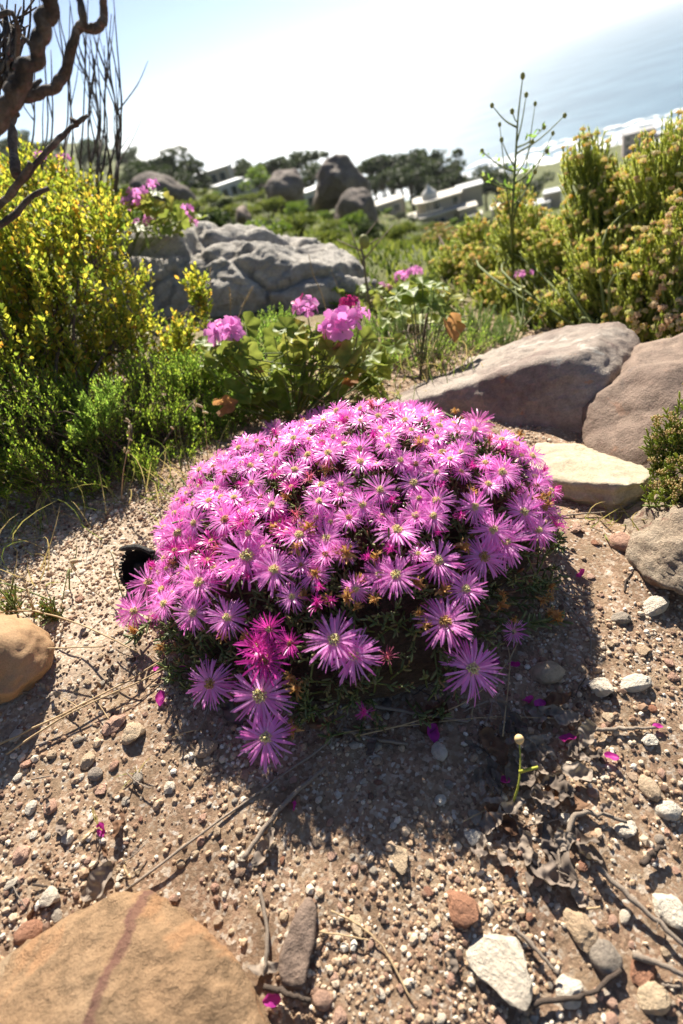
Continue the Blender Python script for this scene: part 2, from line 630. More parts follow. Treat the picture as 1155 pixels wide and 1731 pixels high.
M['foam'] = foam_mat()
azs = np.radians(np.linspace(2, 75, 220))
sv, sf = [], []
shore = []
for a in azs:
    ds = np.linspace(330, 1000, 135)
    z = terrain(np.sin(a) * ds, np.cos(a) * ds)
    k = np.argmax(z < SEA) if (z < SEA).any() else 100
    shore.append(ds[k])
shore = np.array(shore)
shore = np.convolve(np.pad(shore, 6, 'edge'), np.ones(13) / 13, 'valid')
mb = MB()
for b in range(4):
    o0 = -12 + b * 32; wdt = 34 - b * 6
    u = azs * 90
    d0 = shore + o0 + 5 * np.sin(u * 1.3 + b) + 4 * np.sin(u * 3.1 + 2 * b)
    wv = np.clip(wdt * (.62 + .5 * np.sin(u * .8 + b * 2.1) + .3 * np.sin(u * 2.7 + b)), 1.5, 60)
    n = len(azs)
    rows = []
    for q in (0, .5, 1):
        rows.append(np.c_[np.sin(azs) * (d0 + wv * q), np.cos(azs) * (d0 + wv * q), np.full(n, SEA + (.5 if q != .5 else 1.2))])
    k = np.arange(n - 1)
    mb.add(np.concatenate(rows), np.concatenate([np.stack([k + r * n, k + 1 + r * n, k + 1 + (r + 1) * n, k + (r + 1) * n], 1)[:, ::-1] for r in range(2)]))
tag(mb.build('surf', M['foam']), 'white surf breaking along the rocky shore', kind='stuff')

# ------------------------------------------------------------------ gravel
def grain_mat():
    mt, nt, out = mat_new('gravel_grains')
    c = rampn(nt, island_rand(nt), [(0, (.09, .06, .045)), (.12, (.22, .13, .09)), (.24, (.37, .235, .15)), (.42, (.50, .345, .22)), (.58, (.42, .295, .20)), (.74, (.60, .465, .33)), (.9, (.70, .60, .48)), (1, (.76, .70, .61))])
    geo = nt.nodes.new('ShaderNodeNewGeometry').outputs['Position']
    c = mixc(nt, .6, c, rampn(nt, noise(nt, 900, 4, .6, geo), [(.3, .55), (.7, 1.15)]), 'MULTIPLY')
    principled(nt, out, c, .85, .3, bump(nt, noise(nt, 1300, 3, .6, geo), .5, .001))
    return mt


M['grain'] = grain_mat()


def rand_rot(n):
    q = nrm(rng.normal(size=(n, 4)))
    w, x, y, z = q.T
    return np.stack([np.stack([1 - 2 * (y * y + z * z), 2 * (x * y - z * w), 2 * (x * z + y * w)], -1),
                     np.stack([2 * (x * y + z * w), 1 - 2 * (x * x + z * z), 2 * (y * z - x * w)], -1),
                     np.stack([2 * (x * z - y * w), 2 * (y * z + x * w), 1 - 2 * (x * x + y * y)], -1)], -2)


def near_points(n, far=1.9):
    # denser close to the viewer
    y = rng.uniform(0, 1, n * 3) ** 1.35 * far - .12
    x = rng.uniform(-1, 1, n * 3) * (.42 + .55 * np.clip(y, 0, 9)) + .08 * y
    cl = vnoise(x, y, .13, 5) + .6 * vnoise(x, y, .05, 8)
    keep = rng.uniform(0, 1, n * 3) < np.clip(.5 + .6 * cl, .05, 1)
    x, y = x[keep][:n], y[keep][:n]
    return x, y


mb = MB()
icv, icf = ico(1)
x, y = near_points(36000)
x = np.concatenate([x, rng.normal(-.47, .17, 4500)]); y = np.concatenate([y, rng.normal(.93, .16, 4500)])
n = len(x)
r = np.clip(rng.lognormal(math.log(.0021), .42, n), .0009, .0062) * (1 + .25 * np.clip(y - .6, 0, 1))
S = np.zeros((n, 3, 3)); sc_ = rng.uniform(.62, 1.25, (n, 3)); S[:, 0, 0], S[:, 1, 1], S[:, 2, 2] = sc_.T
Mx = rand_rot(n) @ S @ rand_rot(n) * r[:, None, None]
Mx[:, 2] *= .8
mb.add(*scatter(icv, icf, Mx, np.c_[x, y, terrain(x, y) + r * .25]))
octv = np.array([[1, 0, 0], [-1, 0, 0], [0, 1, 0], [0, -1, 0], [0, 0, 1], [0, 0, -1.]])
octf = np.array([[0, 2, 4], [2, 1, 4], [1, 3, 4], [3, 0, 4], [2, 0, 5], [1, 2, 5], [3, 1, 5], [0, 3, 5]])
x, y = near_points(12000, 1.5)
n = len(x)
r = rng.uniform(.0005, .0013, n)
Mx = rand_rot(n) * r[:, None, None] * rng.uniform(.7, 1.3, (n, 1, 3))
mb.add(*scatter(octv, octf, Mx, np.c_[x, y, terrain(x, y) + r * .3]))
tag(mb.build('gravel', M['grain'], smooth=False), 'loose pinkish tan gravel strewn over the bare soil', 'gravel', kind='stuff')

# ------------------------------------------------------------------ pebbles and stones
PEB = []
for v in range(9):
    Vv, Fv = ico(3)
    s = rng.uniform(.65, 1.1, 3); s[2] *= .8
    # a few planar chips make them angular
    Vp = Vv.copy()
    for _ in range(7 if v < 6 else 3):
        nn = nrm(rng.normal(size=3)); dd = rng.uniform(.6, .92)
        h = Vp @ nn - dd
        Vp = Vp - np.clip(h, 0, 9)[:, None] * nn
    Vp = Vp * s * (1 + .2 * fbm(Vp, .9, 3, v * 3.1))[:, None] * (1 + .1 * fbm(Vp, .3, 3, v))[:, None]
    PEB.append((Vp, Fv))


def pebble_mat(name, cols):
    mt, nt, out = mat_new(name)
    tc = nt.nodes.new('ShaderNodeTexCoord').outputs['Object']
    oi = nt.nodes.new('ShaderNodeObjectInfo')
    c = rampn(nt, oi.outputs['Random'], [(q / (len(cols) - 1), cc) for q, cc in enumerate(cols)])
    c = mixc(nt, .55, c, rampn(nt, noise(nt, 2.2, 8, .7, tc, .4), [(.3, .5), (.5, 1.0), (.72, 1.3)]), 'MULTIPLY')
    c = mixc(nt, rampn(nt, noise(nt, 6, 5, .7, tc), [(.62, 0.0), (.7, .55)]), c, (.12, .08, .06))
    principled(nt, out, c, .85, .3, bump(nt, noise(nt, 5, 8, .7, tc), .6, .12))
    return mt


PCOL = {
    'white': ([(.68, .58, .46), (.74, .66, .55), (.62, .52, .41)], 'small white quartz pebble lying loose in the gravel', 'white quartz pebbles in the gravel'),
    'tan': ([(.52, .37, .24), (.6, .46, .31), (.47, .34, .24)], 'small sandy tan pebble lying loose in the gravel', 'sandy tan pebbles in the gravel'),
    'pink': ([(.48, .28, .2), (.55, .35, .26), (.42, .26, .19)], 'small pinkish brown pebble lying loose in the gravel', 'pinkish brown pebbles in the gravel'),
    'red': ([(.33, .15, .09), (.4, .2, .12), (.28, .14, .1)], 'small rusty red pebble lying loose in the gravel', 'rusty red pebbles in the gravel'),
    'grey': ([(.34, .28, .23), (.44, .38, .31), (.26, .21, .17)], 'small grey pebble lying loose in the gravel', 'grey pebbles in the gravel'),
}
PM, PME = {}, {}
for k, v in PCOL.items():
    PM[k] = pebble_mat(k + '_pebble', v[0])
    PME[k] = [mk('pebble', Vp, Fv, PM[k], data_only=True, smooth=q > 6) for q, (Vp, Fv) in enumerate(PEB)]


def pebble(px, py, w, h, kind, var, rot=None, label=None, group=None, name='pebble', sink=.3, cat='pebble'):
    p = Pg(px, py, 0)
    t = np.linalg.norm(p - CAM)
    sx, sy = w / F * t * .44, h / F * t * .44
    a = rng.uniform(0, 6.28) if rot is None else rot
    ca, sa = math.cos(a), math.sin(a)
    R3 = np.array([[ca, -sa, 0], [sa, ca, 0], [0, 0, 1]])
    sz = min(sx, sy) * .75
    m3 = R3 @ np.diag([sx, sy * 1.1, sz])
    p[2] = float(terrain(p[0], p[1])) + sz * (1 - 2 * sink) * .6
    o = ob(name, PME[kind][var], None, p, m3)
    return tag(o, label or PCOL[kind][1], cat, group or (None if label else PCOL[kind][2]))


STONES = [
    (850, 1640, 82, 105, 'white', 0, .5, 'big white angular quartz stone on the gravel, largest of the white stones'),
    (925, 1137, 66, 54, 'tan', 7, 0, 'rounded pale tan stone beside the spread of grey dead leaves'),
    (1018, 1165, 56, 54, 'white', 4, .3, 'chalky white pitted stone next to the lumpy white stone'),
    (1073, 1161, 58, 38, 'white', 6, 0, 'lumpy off-white flat stone next to the chalky pitted stone'),
    (1130, 1367, 42, 38, 'white', 7, 0, 'smooth cream oval stone beside two ochre pebbles'),
    (1020, 1617, 52, 62, 'grey', 7, 0, 'rounded grey tan speckled stone near the orange chip'),
    (981, 1568, 58, 78, 'tan', 5, .2, 'knobbly tan sandstone lump above the grey speckled stone'),
    (1130, 1538, 52, 62, 'white', 2, .6, 'white quartz chunk beside the thick pale dead stem'),
    (782, 1540, 46, 64, 'red', 1, .4, 'orange brown flat sandstone chip half sunk in the soil'),
    (350, 1265, 56, 46, 'tan', 2, 0, 'ochre stone with a grey dead stalk across it'),
    (225, 1240, 40, 48, 'tan', 1, .4, 'thin ochre flake of sandstone standing on edge'),
    (193, 1220, 58, 34, 'pink', 3, .4, 'long pinkish stone beside the thin ochre flake'),
    (38, 1445, 38, 34, 'pink', 5, 0, 'knobbly reddish pink stone near the dry twig litter'),
    (90, 1522, 32, 32, 'white', 1, 0, 'small bright white stone behind the big foreground boulder'),
    (56, 1582, 48, 42, 'red', 7, .3, 'rounded rusty red stone crossed by a thin twig'),
    (38, 1626, 26, 60, 'white', 3, -.4, 'elongated chalky white stone beside the foreground boulder'),
    (82, 1590, 28, 34, 'grey', 4, 0, 'small grey wedge stone touching the rusty red one'),
    (160, 1307, 30, 30, 'grey', 7, 0, 'smooth light grey stone near a thin grass seedling'),
    (234, 1314, 28, 26, 'grey', 8, 0, 'pale grey rounded stone beside the grass seedling'),
    (287, 1330, 30, 28, 'white', 5, 0, 'white stone with brown stains beside a pink one'),
    (148, 1282, 34, 32, 'tan', 3, 0, 'ochre brown chunk near the light grey stone'),
    (84, 1362, 34, 24, 'pink', 8, 0, 'oval pink stone alone on the open gravel'),
    (745, 1275, 38, 34, 'white', 8, 0, 'roundish cream stone in the shade of the flowers'),
    (676, 1455, 34, 50, 'tan', 0, .2, 'upright tan stone in the dappled shade'),
    (800, 1416, 30, 26, 'white', 0, 0, 'white cube-like stone in the shade'),
    (804, 1382, 24, 26, 'grey', 0, 0, 'light grey chip just above the white cube-like stone'),
    (1085, 1640, 56, 40, 'red', 2, .5, 'orange sandstone chip at the foot of the grey speckled stone'),
    (1108, 1030, 54, 40, 'white', 6, .4, 'pale cream flat stone below the rough granite boulder'),
    (1052, 925, 44, 60, 'pink', 7, 0, 'rough pinkish stone leaning on the granite boulder'),
    (605, 1565, 26, 50, 'tan', 4, .1, 'narrow tan stone beside the brown slab'),
    (545, 1690, 34, 34, 'pink', 7, 0, 'round pink stone at the end of the short twig'),
    (1098, 1330, 40, 40, 'tan', 8, 0, 'ochre rounded stone above the cream oval one'),
    (1060, 1400, 50, 34, 'white', 4, .2, 'cream lumpy stone left of the cream oval one'),
    (965, 1675, 50, 40, 'white', 3, .2, 'dirty white stone lying under a dark stick'),
    (1105, 1690, 46, 46, 'tan', 6, .2, 'sandy lump of rock below the orange chip'),
]
for s in STONES:
    pebble(*s[:6], rot=s[6], label=s[7], name='stone', cat='stone')

done = [(s[0], s[1], max(s[2], s[3]) * .6) for s in STONES]
cnt = 0
kinds = ['white', 'tan', 'pink', 'red', 'grey']
for _ in range(4000):
    if cnt >= 265: break
    px, py = random.uniform(-10, 1160), random.uniform(900, 1731)
    if py < 1230 and 200 < px < 930 and not (py > 1150 and (px < 320 or px > 650)): continue
    if py < 1180 and px < 100: continue
    if py > 1480 and px < 480 and py > 1500 + abs(px - 240) * .75 - 10: continue
    if py < 1020 and px > 1040: continue
    if px < 330 and py < 1080 and random.random() < .5: continue
    s = min(30, max(10, random.lognormvariate(math.log(14.5), .3)))
    if any(math.hypot(px - a, py - b) < c + s * .5 for a, b, c in done): continue
    done.append((px, py, s * .55))
    pebble(px, py, s * random.uniform(.85, 1.2), s * random.uniform(.75, 1.1), random.choices(kinds, (5, 5, 6, 2, 2))[0], random.randrange(9))
    cnt += 1

# ------------------------------------------------------------------ boulders
M['rock_purple'] = rock_mat('grey_purple_sandstone', [(.16, .105, .09), (.31, .255, .215), (.43, .38, .33)], 5,
                            lich=[((.50, .47, .42), 3.1, .60, .5, .55), ((.42, .22, .11), 7.7, .66, .9, .6), ((.1, .06, .055), 1.3, .6, .35, .6)], bmp=.7, bd=.008)
M['rock_brown'] = rock_mat('pinkish_brown_sandstone', [(.15, .10, .08), (.25, .18, .14), (.34, .26, .205)], 4,
                           lich=[((.30, .17, .11), 2.2, .6, .6, .5), ((.13, .10, .09), 5.5, .64, .5, .5)], bmp=.8, bd=.008)
M['rock_cream'] = rock_mat('cream_sandstone', [(.36, .285, .19), (.46, .385, .28), (.54, .465, .36)], 6,
                           lich=[((.40, .27, .15), 4.4, .62, .8, .5)], bmp=.6, bd=.005, dark=.35)
M['rock_granite'] = rock_mat('coarse_granite', [(.30, .215, .15), (.43, .335, .245), (.54, .45, .345)], 14,
                             lich=[((.24, .11, .08), 4.2, .58, 1.2, .7), ((.6, .53, .43), 8.2, .62, 2.0, .6)], bmp=1.0, bs=90, bd=.012, dark=.7)
M['rock_tan'] = rock_mat('tan_sandstone', [(.27, .155, .08), (.36, .225, .12), (.42, .29, .17)], 4,
                         lich=[((.44, .24, .12), 9.1, .60, .35, .55), ((.68, .55, .38), 2.9, .64, .5, .45)], bmp=.5, bs=120, bd=.003, dark=.3)
M['rock_grey'] = rock_mat('weathered_grey_rock', [(.26, .235, .21), (.42, .385, .345), (.54, .50, .45)], 3.5,
                          lich=[((.55, .52, .47), 3.3, .60, .25, .5), ((.12, .11, .11), 6.1, .6, .3, .6)], bmp=.9, bs=25, bd=.02)
M['rock_far'] = rock_mat('dark_granite_boulder', [(.12, .095, .08), (.2, .16, .135), (.28, .23, .19)], .4, lich=[((.32, .28, .24), 3.3, .62, .03, .5)], bmp=.8, bs=1.2, bd=.4)


def boulder(name, pts, mat, label, cat='boulder', **k):
    V, Fc = hull_rock(pts, **k)
    o = mk(name, V, Fc, M[mat])
    return tag(o, label, cat)


# sloping grey boulder right behind the flowers
boulder('boulder', [P(625, 698, 1.47), P(700, 735, 1.46), P(800, 780, 1.40), P(900, 790, 1.37), P(985, 780, 1.36),
                    P(672, 684, 1.49), P(760, 655, 1.45), P(820, 636, 1.40), P(900, 612, 1.38), P(985, 594, 1.38), P(1022, 636, 1.37),
                    P(645, 676, 1.56), P(760, 626, 1.66), P(870, 578, 1.74), P(960, 549, 1.76), P(1047, 541, 1.72), P(1080, 575, 1.62), P(1068, 625, 1.5), P(1020, 700, 1.38),
                    (.3, 1.62, -.12), (.62, 1.6, -.2), (.95, 1.3, -.22), (.75, 1.15, -.2)],
        'rock_purple', 'long grey sandstone boulder with flat sunlit top and dark purplish front, behind the flowers', sub=6, rnd=2,
        amp=(.010, .005, .002), sc=(.2, .04, .012), seed=2.)
boulder('boulder', [P(976, 745, 1.30), P(1010, 800, 1.24), P(1100, 830, 1.18), P(1260, 850, 1.15),
                    P(980, 712, 1.33), P(1035, 645, 1.36), P(1075, 600, 1.42), P(1110, 640, 1.30), P(1000, 760, 1.27),
                    P(1100, 575, 1.52), P(1160, 550, 1.56), P(1290, 548, 1.6), P(1330, 700, 1.35),
                    (.75, 1.35, -.2), (1.2, 1.1, -.25), (1.05, .75, -.2)],
        'rock_brown', 'rounded pinkish brown boulder beside the long grey one, behind the low green shrub', sub=5, rnd=3,
        amp=(.03, .008, .002), sc=(.2, .05, .014), seed=5.)


def bed(V, N):
    # bedding ledges on the flat slab
    return .004 * np.sin(V[:, 2] * 260 + 3 * V[:, 0]) * (1 - np.abs(N[:, 2])) * .6


boulder('flat_slab', [P(905, 752, 1.27), P(985, 751, 1.29), P(1050, 772, 1.26), P(1104, 798, 1.17), P(1092, 814, 1.11), P(1040, 818, 1.075), P(900, 806, 1.11), P(850, 795, 1.16),
                      P(1032, 868, 1.10), P(1075, 850, 1.12), P(905, 846, 1.14), P(850, 832, 1.19), P(1100, 826, 1.17), (.5, 1.05, -.1), (.6, .95, -.11)],
        'rock_cream', 'flat cream sandstone slab leaning against the two boulders', 'rock', sub=6, rnd=1, amp=(.005, .003, .0012), sc=(.1, .03, .01), seed=8., extra=bed)


def pits(V, N):
    n = np.array([mnoise.noise((v[0] * 42, v[1] * 42, v[2] * 42)) for v in V])
    n2 = np.array([mnoise.noise((v[0] * 95 + 3, v[1] * 95, v[2] * 95)) for v in V])
    return .004 * n + .002 * np.abs(n2) - .001


boulder('granite_boulder', [P(1054, 935, 1.02), P(1066, 962, .99), P(1110, 992, .955), P(1180, 1022, .93), P(1280, 1040, .92),
                            P(1072, 893, 1.03), P(1128, 866, 1.03), P(1200, 850, 1.02), P(1300, 860, 1.0), P(1085, 920, .985), P(1150, 900, .955), P(1260, 920, .93),
                            P(1130, 865, 1.15), P(1300, 850, 1.15), (.5, .85, -.12), (.75, .8, -.14), (.65, .6, -.12)],
        'rock_granite', 'coarse rough granite boulder with crumbly pitted surface below the low green shrub', sub=5, rnd=3,
        amp=(.014, .006, .0035), sc=(.07, .022, .009), seed=3., extra=lambda V, N: .35 * pits(V, N))
boulder('tan_boulder', [P(-70, 1050, .97), P(0, 1042, .98), P(62, 1052, .975), P(92, 1090, .95), P(78, 1132, .93), P(22, 1178, .90), P(-90, 1190, .88),
                        P(-30, 1080, .90), P(40, 1085, .92), Pg(-100, 1020, -.03), Pg(95, 1095, -.03), Pg(85, 1135, -.03), Pg(20, 1190, -.03), Pg(-110, 1220, -.03)],
        'rock_tan', 'smooth ochre boulder beside the reddish succulent tuft and dry straw', sub=5, rnd=5, amp=(.012, .004, .0012), sc=(.1, .03, .01), seed=6.)


def vein_mat():
    mt = rock_mat('tan_sandstone_with_vein', [(.27, .16, .085), (.36, .23, .13), (.43, .295, .18)], 5,
                  lich=[((.45, .24, .12), 9.1, .58, .3, .6), ((.47, .36, .24), 2.9, .62, .5, .45)], bmp=1.0, bs=110, bd=.007, dark=.75)
    nt = mt.node_tree
    p = [n for n in nt.nodes if n.type == 'BSDF_PRINCIPLED'][0]
    src = p.inputs['Base Color'].links[0].from_socket
    geo = nt.nodes.new('ShaderNodeNewGeometry').outputs['Position']
    # iron stained vein: a slanted band through the stone
    a, b = Pg(218, 1520, .05), Pg(150, 1731, .08)
    ax = nrm(b - a); n_ = nrm(np.cross(ax, [0, 0, 1]))
    dt = nt.nodes.new('ShaderNodeVectorMath'); dt.operation = 'DOT_PRODUCT'; dt.inputs[1].default_value = tuple(n_)
    sb = nt.nodes.new('ShaderNodeVectorMath'); sb.operation = 'SUBTRACT'; sb.inputs[1].default_value = tuple(a)
    nt.links.new(geo, sb.inputs[0]); nt.links.new(sb.outputs[0], dt.inputs[0])
    ad = nt.nodes.new('ShaderNodeMath'); ad.operation = 'MULTIPLY_ADD'; ad.inputs[1].default_value = .045
    nt.links.new(noise(nt, 14, 9, .7, geo), ad.inputs[0]); nt.links.new(dt.outputs['Value'], ad.inputs[2])
    sh = nt.nodes.new('ShaderNodeMath'); sh.operation = 'ADD'; sh.inputs[1].default_value = .5 - .0225
    nt.links.new(ad.outputs[0], sh.inputs[0])
    f = rampn(nt, sh.outputs[0], [(.489, 0.), (.4897, .75), (.495, .7), (.5005, .9), (.5015, 0.)])
    c = mixc(nt, f, src, (.165, .075, .06))
    nt.links.new(c, p.inputs['Base Color'])
    return mt


M['rock_vein'] = vein_mat()
boulder('foreground_boulder', [Pg(-160, 1740, .03), Pg(0, 1682, .045), Pg(105, 1600, .04), Pg(185, 1520, .035), Pg(250, 1504, .04), Pg(315, 1532, .04), Pg(385, 1612, .045), Pg(432, 1680, .05), Pg(470, 1760, .05),
                               Pg(490, 1900, .05), Pg(240, 1580, .068), Pg(330, 1660, .075), Pg(150, 1680, .08), Pg(200, 1950, .085), Pg(-150, 1900, .07),
                               Pg(-170, 1720, -.04), Pg(90, 1590, -.03), Pg(200, 1512, -.03), Pg(255, 1502, -.03), Pg(310, 1530, -.03), Pg(400, 1640, -.03), Pg(450, 1720, -.03), Pg(490, 1900, -.03), Pg(-150, 2000, -.03), Pg(250, 2050, -.03)],
        'rock_vein', 'big smooth tan boulder with a dark reddish vein in the foreground', sub=6, rnd=5, amp=(.008, .0028, .0012), sc=(.09, .025, .006), seed=9.)
boulder('brown_slab', [Pg(520, 1508, .012), Pg(535, 1530, .01), Pg(528, 1600, .012), Pg(515, 1670, .012), Pg(475, 1668, .01), Pg(468, 1620, .012), Pg(490, 1560, .016),
                       Pg(525, 1505, -.015), Pg(470, 1620, -.015), Pg(515, 1680, -.015), Pg(475, 1675, -.015), Pg(538, 1540, -.015)],
        'rock_brown', 'narrow brown stone slab with pointed end beside the short twig', 'stone', sub=4, rnd=1, amp=(.004, .0015), sc=(.04, .01), seed=12.)
boulder('porous_stone', [Pg(655, 1110, .02), Pg(700, 1100, .03), Pg(750, 1112, .025), Pg(765, 1140, .012), Pg(720, 1160, .01), Pg(665, 1150, .012),
                         Pg(650, 1110, -.02), Pg(770, 1125, -.02), Pg(725, 1165, -.02), Pg(665, 1155, -.02)],
        'rock_granite', 'lumpy porous pinkish stone half under the flowering plant', 'stone', sub=5, rnd=3, amp=(.008, .004), sc=(.03, .01), seed=13., extra=lambda V, N: .5 * pits(V, N))


def crevices(V, N):
    """blocky jointed faces: each block stands a little in or out, dark joints between"""
    out = np.zeros(len(V))
    for q, v in enumerate(V):
        w = .05 * mnoise.noise((v[0] * 5, v[1] * 5, v[2] * 5))
        d, pt = mnoise.voronoi((v[0] * 3.0 + w * 4 + 1.7, v[1] * 3.0, v[2] * 5.2 + w * 6 + .4 * v[0]))
        hs = math.sin(pt[0][0] * 12.9 + pt[0][1] * 78.2 + pt[0][2] * 37.7) * .5
        d2, p2 = mnoise.voronoi((v[0] * 8 + w * 9, v[1] * 8, v[2] * 11 + w * 9))
        out[q] = .045 * hs * min(1, (d[1] - d[0]) * 5) - .05 * math.exp(-(d[1] - d[0]) * 16) - .012 * math.exp(-(d2[1] - d2[0]) * 14)
    return out


boulder('grey_outcrop', [P(205, 560, 2.62), P(330, 575, 2.52), P(450, 570, 2.42), P(560, 560, 2.38), P(640, 540, 2.4),
                         P(205, 440, 2.72), P(330, 460, 2.58), P(450, 450, 2.5), P(560, 445, 2.45), P(628, 490, 2.45),
                         P(222, 385, 2.9), P(290, 376, 2.95), P(400, 388, 2.9), P(490, 398, 2.85), P(560, 412, 2.75), P(605, 440, 2.65), P(635, 490, 2.6),
                         (-.75, 3.3, 0), (-.1, 3.3, -.1), (.5, 3.0, -.2), (-.85, 2.9, .0), (.1, 3.4, .15), (-.5, 3.4, .25)],
        'rock_grey', 'large fissured pale grey rock outcrop behind the pink geraniums', sub=6, rnd=2, amp=(.04, .014, .005), sc=(.35, .09, .03), seed=4., extra=crevices)

# ================================================================== PLANTS: templates
LEAF_V = np.array([[0, 0, 0], [-.36, .28, .08], [0, .3, -.05], [.36, .28, .08], [-.42, .62, .08], [0, .65, -.06], [.42, .62, .08], [0, 1, .02]])
LEAF_F = np.array([[0, 3, 2], [0, 2, 1], [2, 3, 6], [2, 6, 5], [1, 2, 5], [1, 5, 4], [5, 6, 7], [4, 5, 7]])


def finger(k=5, rings=((0, .55), (.35, 1.0), (.75, .85), (.95, .4)), bend=.12):
    V = []; Fq = []
    for y, r in rings:
        for a in range(k):
            an = 2 * math.pi * a / k
            V.append((r * .5 * math.cos(an), y, r * .5 * math.sin(an) + bend * y * y))
    n = len(rings)
    Ft = []
    for i in range(n - 1):
        for a in range(k):
            b = (a + 1) % k
            Ft += [(i * k + a, (i + 1) * k + b, i * k + b), (i * k + a, (i + 1) * k + a, (i + 1) * k + b)]
    V.append((0, 1.0, bend))
    for a in range(k): Ft.append(((n - 1) * k + a, len(V) - 1, (n - 1) * k + (a + 1) % k))
    return np.array(V), np.array(Ft)


FIN_V, FIN_F = finger(4, ((0, .55), (.4, 1.0), (.85, .75)))
DIA_V = np.array([[0, 0, 0], [-.42, .48, .08], [0, .5, -.06], [.42, .48, .08], [0, 1, .02]])
DIA_F = np.array([[0, 3, 2], [0, 2, 1], [2, 3, 4], [1, 2, 4]])
NEE_V = np.array([[-.5, 0, 0], [.5, 0, 0], [0, 0, .6], [0, 1, .1]])
NEE_F = np.array([[0, 1, 3], [1, 2, 3], [2, 0, 3]])
ROD_V = np.array([[math.cos(a), y, math.sin(a)] for y in (0, 1) for a in (0, 2.094, 4.189)])
ROD_F = np.array([[0, 1, 4, 3], [1, 2, 5, 4], [2, 0, 3, 5]])


def rods(mb, A, B, ra, rb):
    """straight thin stems from A to B"""
    A = np.asarray(A); B = np.asarray(B); n = len(A)
    L = np.linalg.norm(B - A, axis=1)
    Mf = frames(B - A)
    V = np.einsum('nij,kj->nki', Mf * np.stack([np.ones(n), L, np.ones(n)], 1)[:, None, :], ROD_V * np.array([0, 1, 0])) + A[:, None]
    rad = np.where(ROD_V[:, 1] < .5, 1, 0)[None] * np.reshape(ra, (-1, 1)) + np.where(ROD_V[:, 1] > .5, 1, 0)[None] * np.reshape(rb, (-1, 1))
    off = np.einsum('nij,kj->nki', Mf, ROD_V * np.array([1, 0, 1]))
    V = V + off * rad[:, :, None]
    mb.add(V.reshape(-1, 3), (ROD_F[None] + (np.arange(n) * 6)[:, None, None]).reshape(-1, 4))


def sprig_leaves(base, dirs, length, per, llen, lwid, spread=55, tip_small=.6, start=.15, droop=0.0):
    """leaf frames spiralling up each sprig -> matrices, positions"""
    n = len(base)
    u = np.linspace(start, 1, per)[None, :] + rng.uniform(-.03, .03, (n, per))
    Fm = frames(dirs)
    ph = (np.arange(per) * 2.399)[None] + rng.uniform(0, 6.28, (n, 1)) + rng.uniform(-.4, .4, (n, per))
    rad = np.cos(ph)[..., None] * Fm[:, None, :, 0] + np.sin(ph)[..., None] * Fm[:, None, :, 2]
    sp = np.radians(spread * (1 - .55 * u) + rng.uniform(-12, 12, (n, per)))
    d = np.cos(sp)[..., None] * nrm(dirs)[:, None] + np.sin(sp)[..., None] * rad
    d[..., 2] -= droop
    pos = base[:, None] + nrm(dirs)[:, None] * (u * np.reshape(length, (-1, 1)))[..., None]
    d = nrm(d.reshape(-1, 3)); pos = pos.reshape(-1, 3)
    upv = np.repeat(nrm(dirs), per, 0)
    Mf = frames(d, up=upv + rng.normal(size=upv.shape) * .25)
    s = rng.uniform(.5, 1.2, len(d)) * (1 - (1 - tip_small) * u.ravel())
    S = np.stack([lwid * s, llen * s, lwid * s], 1)
    return Mf * S[:, None, :], pos


def lobe_points(lobes, n, inner=.55):
    w = np.array([r[0] * r[1] + r[1] * r[2] + r[0] * r[2] for c, r in lobes]); w /= w.sum()
    k = rng.choice(len(lobes), n, p=w)
    d = nrm(rng.normal(size=(n, 3)))
    d[:, 2] = np.where(d[:, 2] < -.35, -d[:, 2], d[:, 2])
    r = rng.uniform(inner ** 3, 1, n) ** (1 / 3)
    c = np.array([l[0] for l in lobes])[k]; ra = np.array([l[1] for l in lobes])[k]
    return c + d * ra * r[:, None], d, c


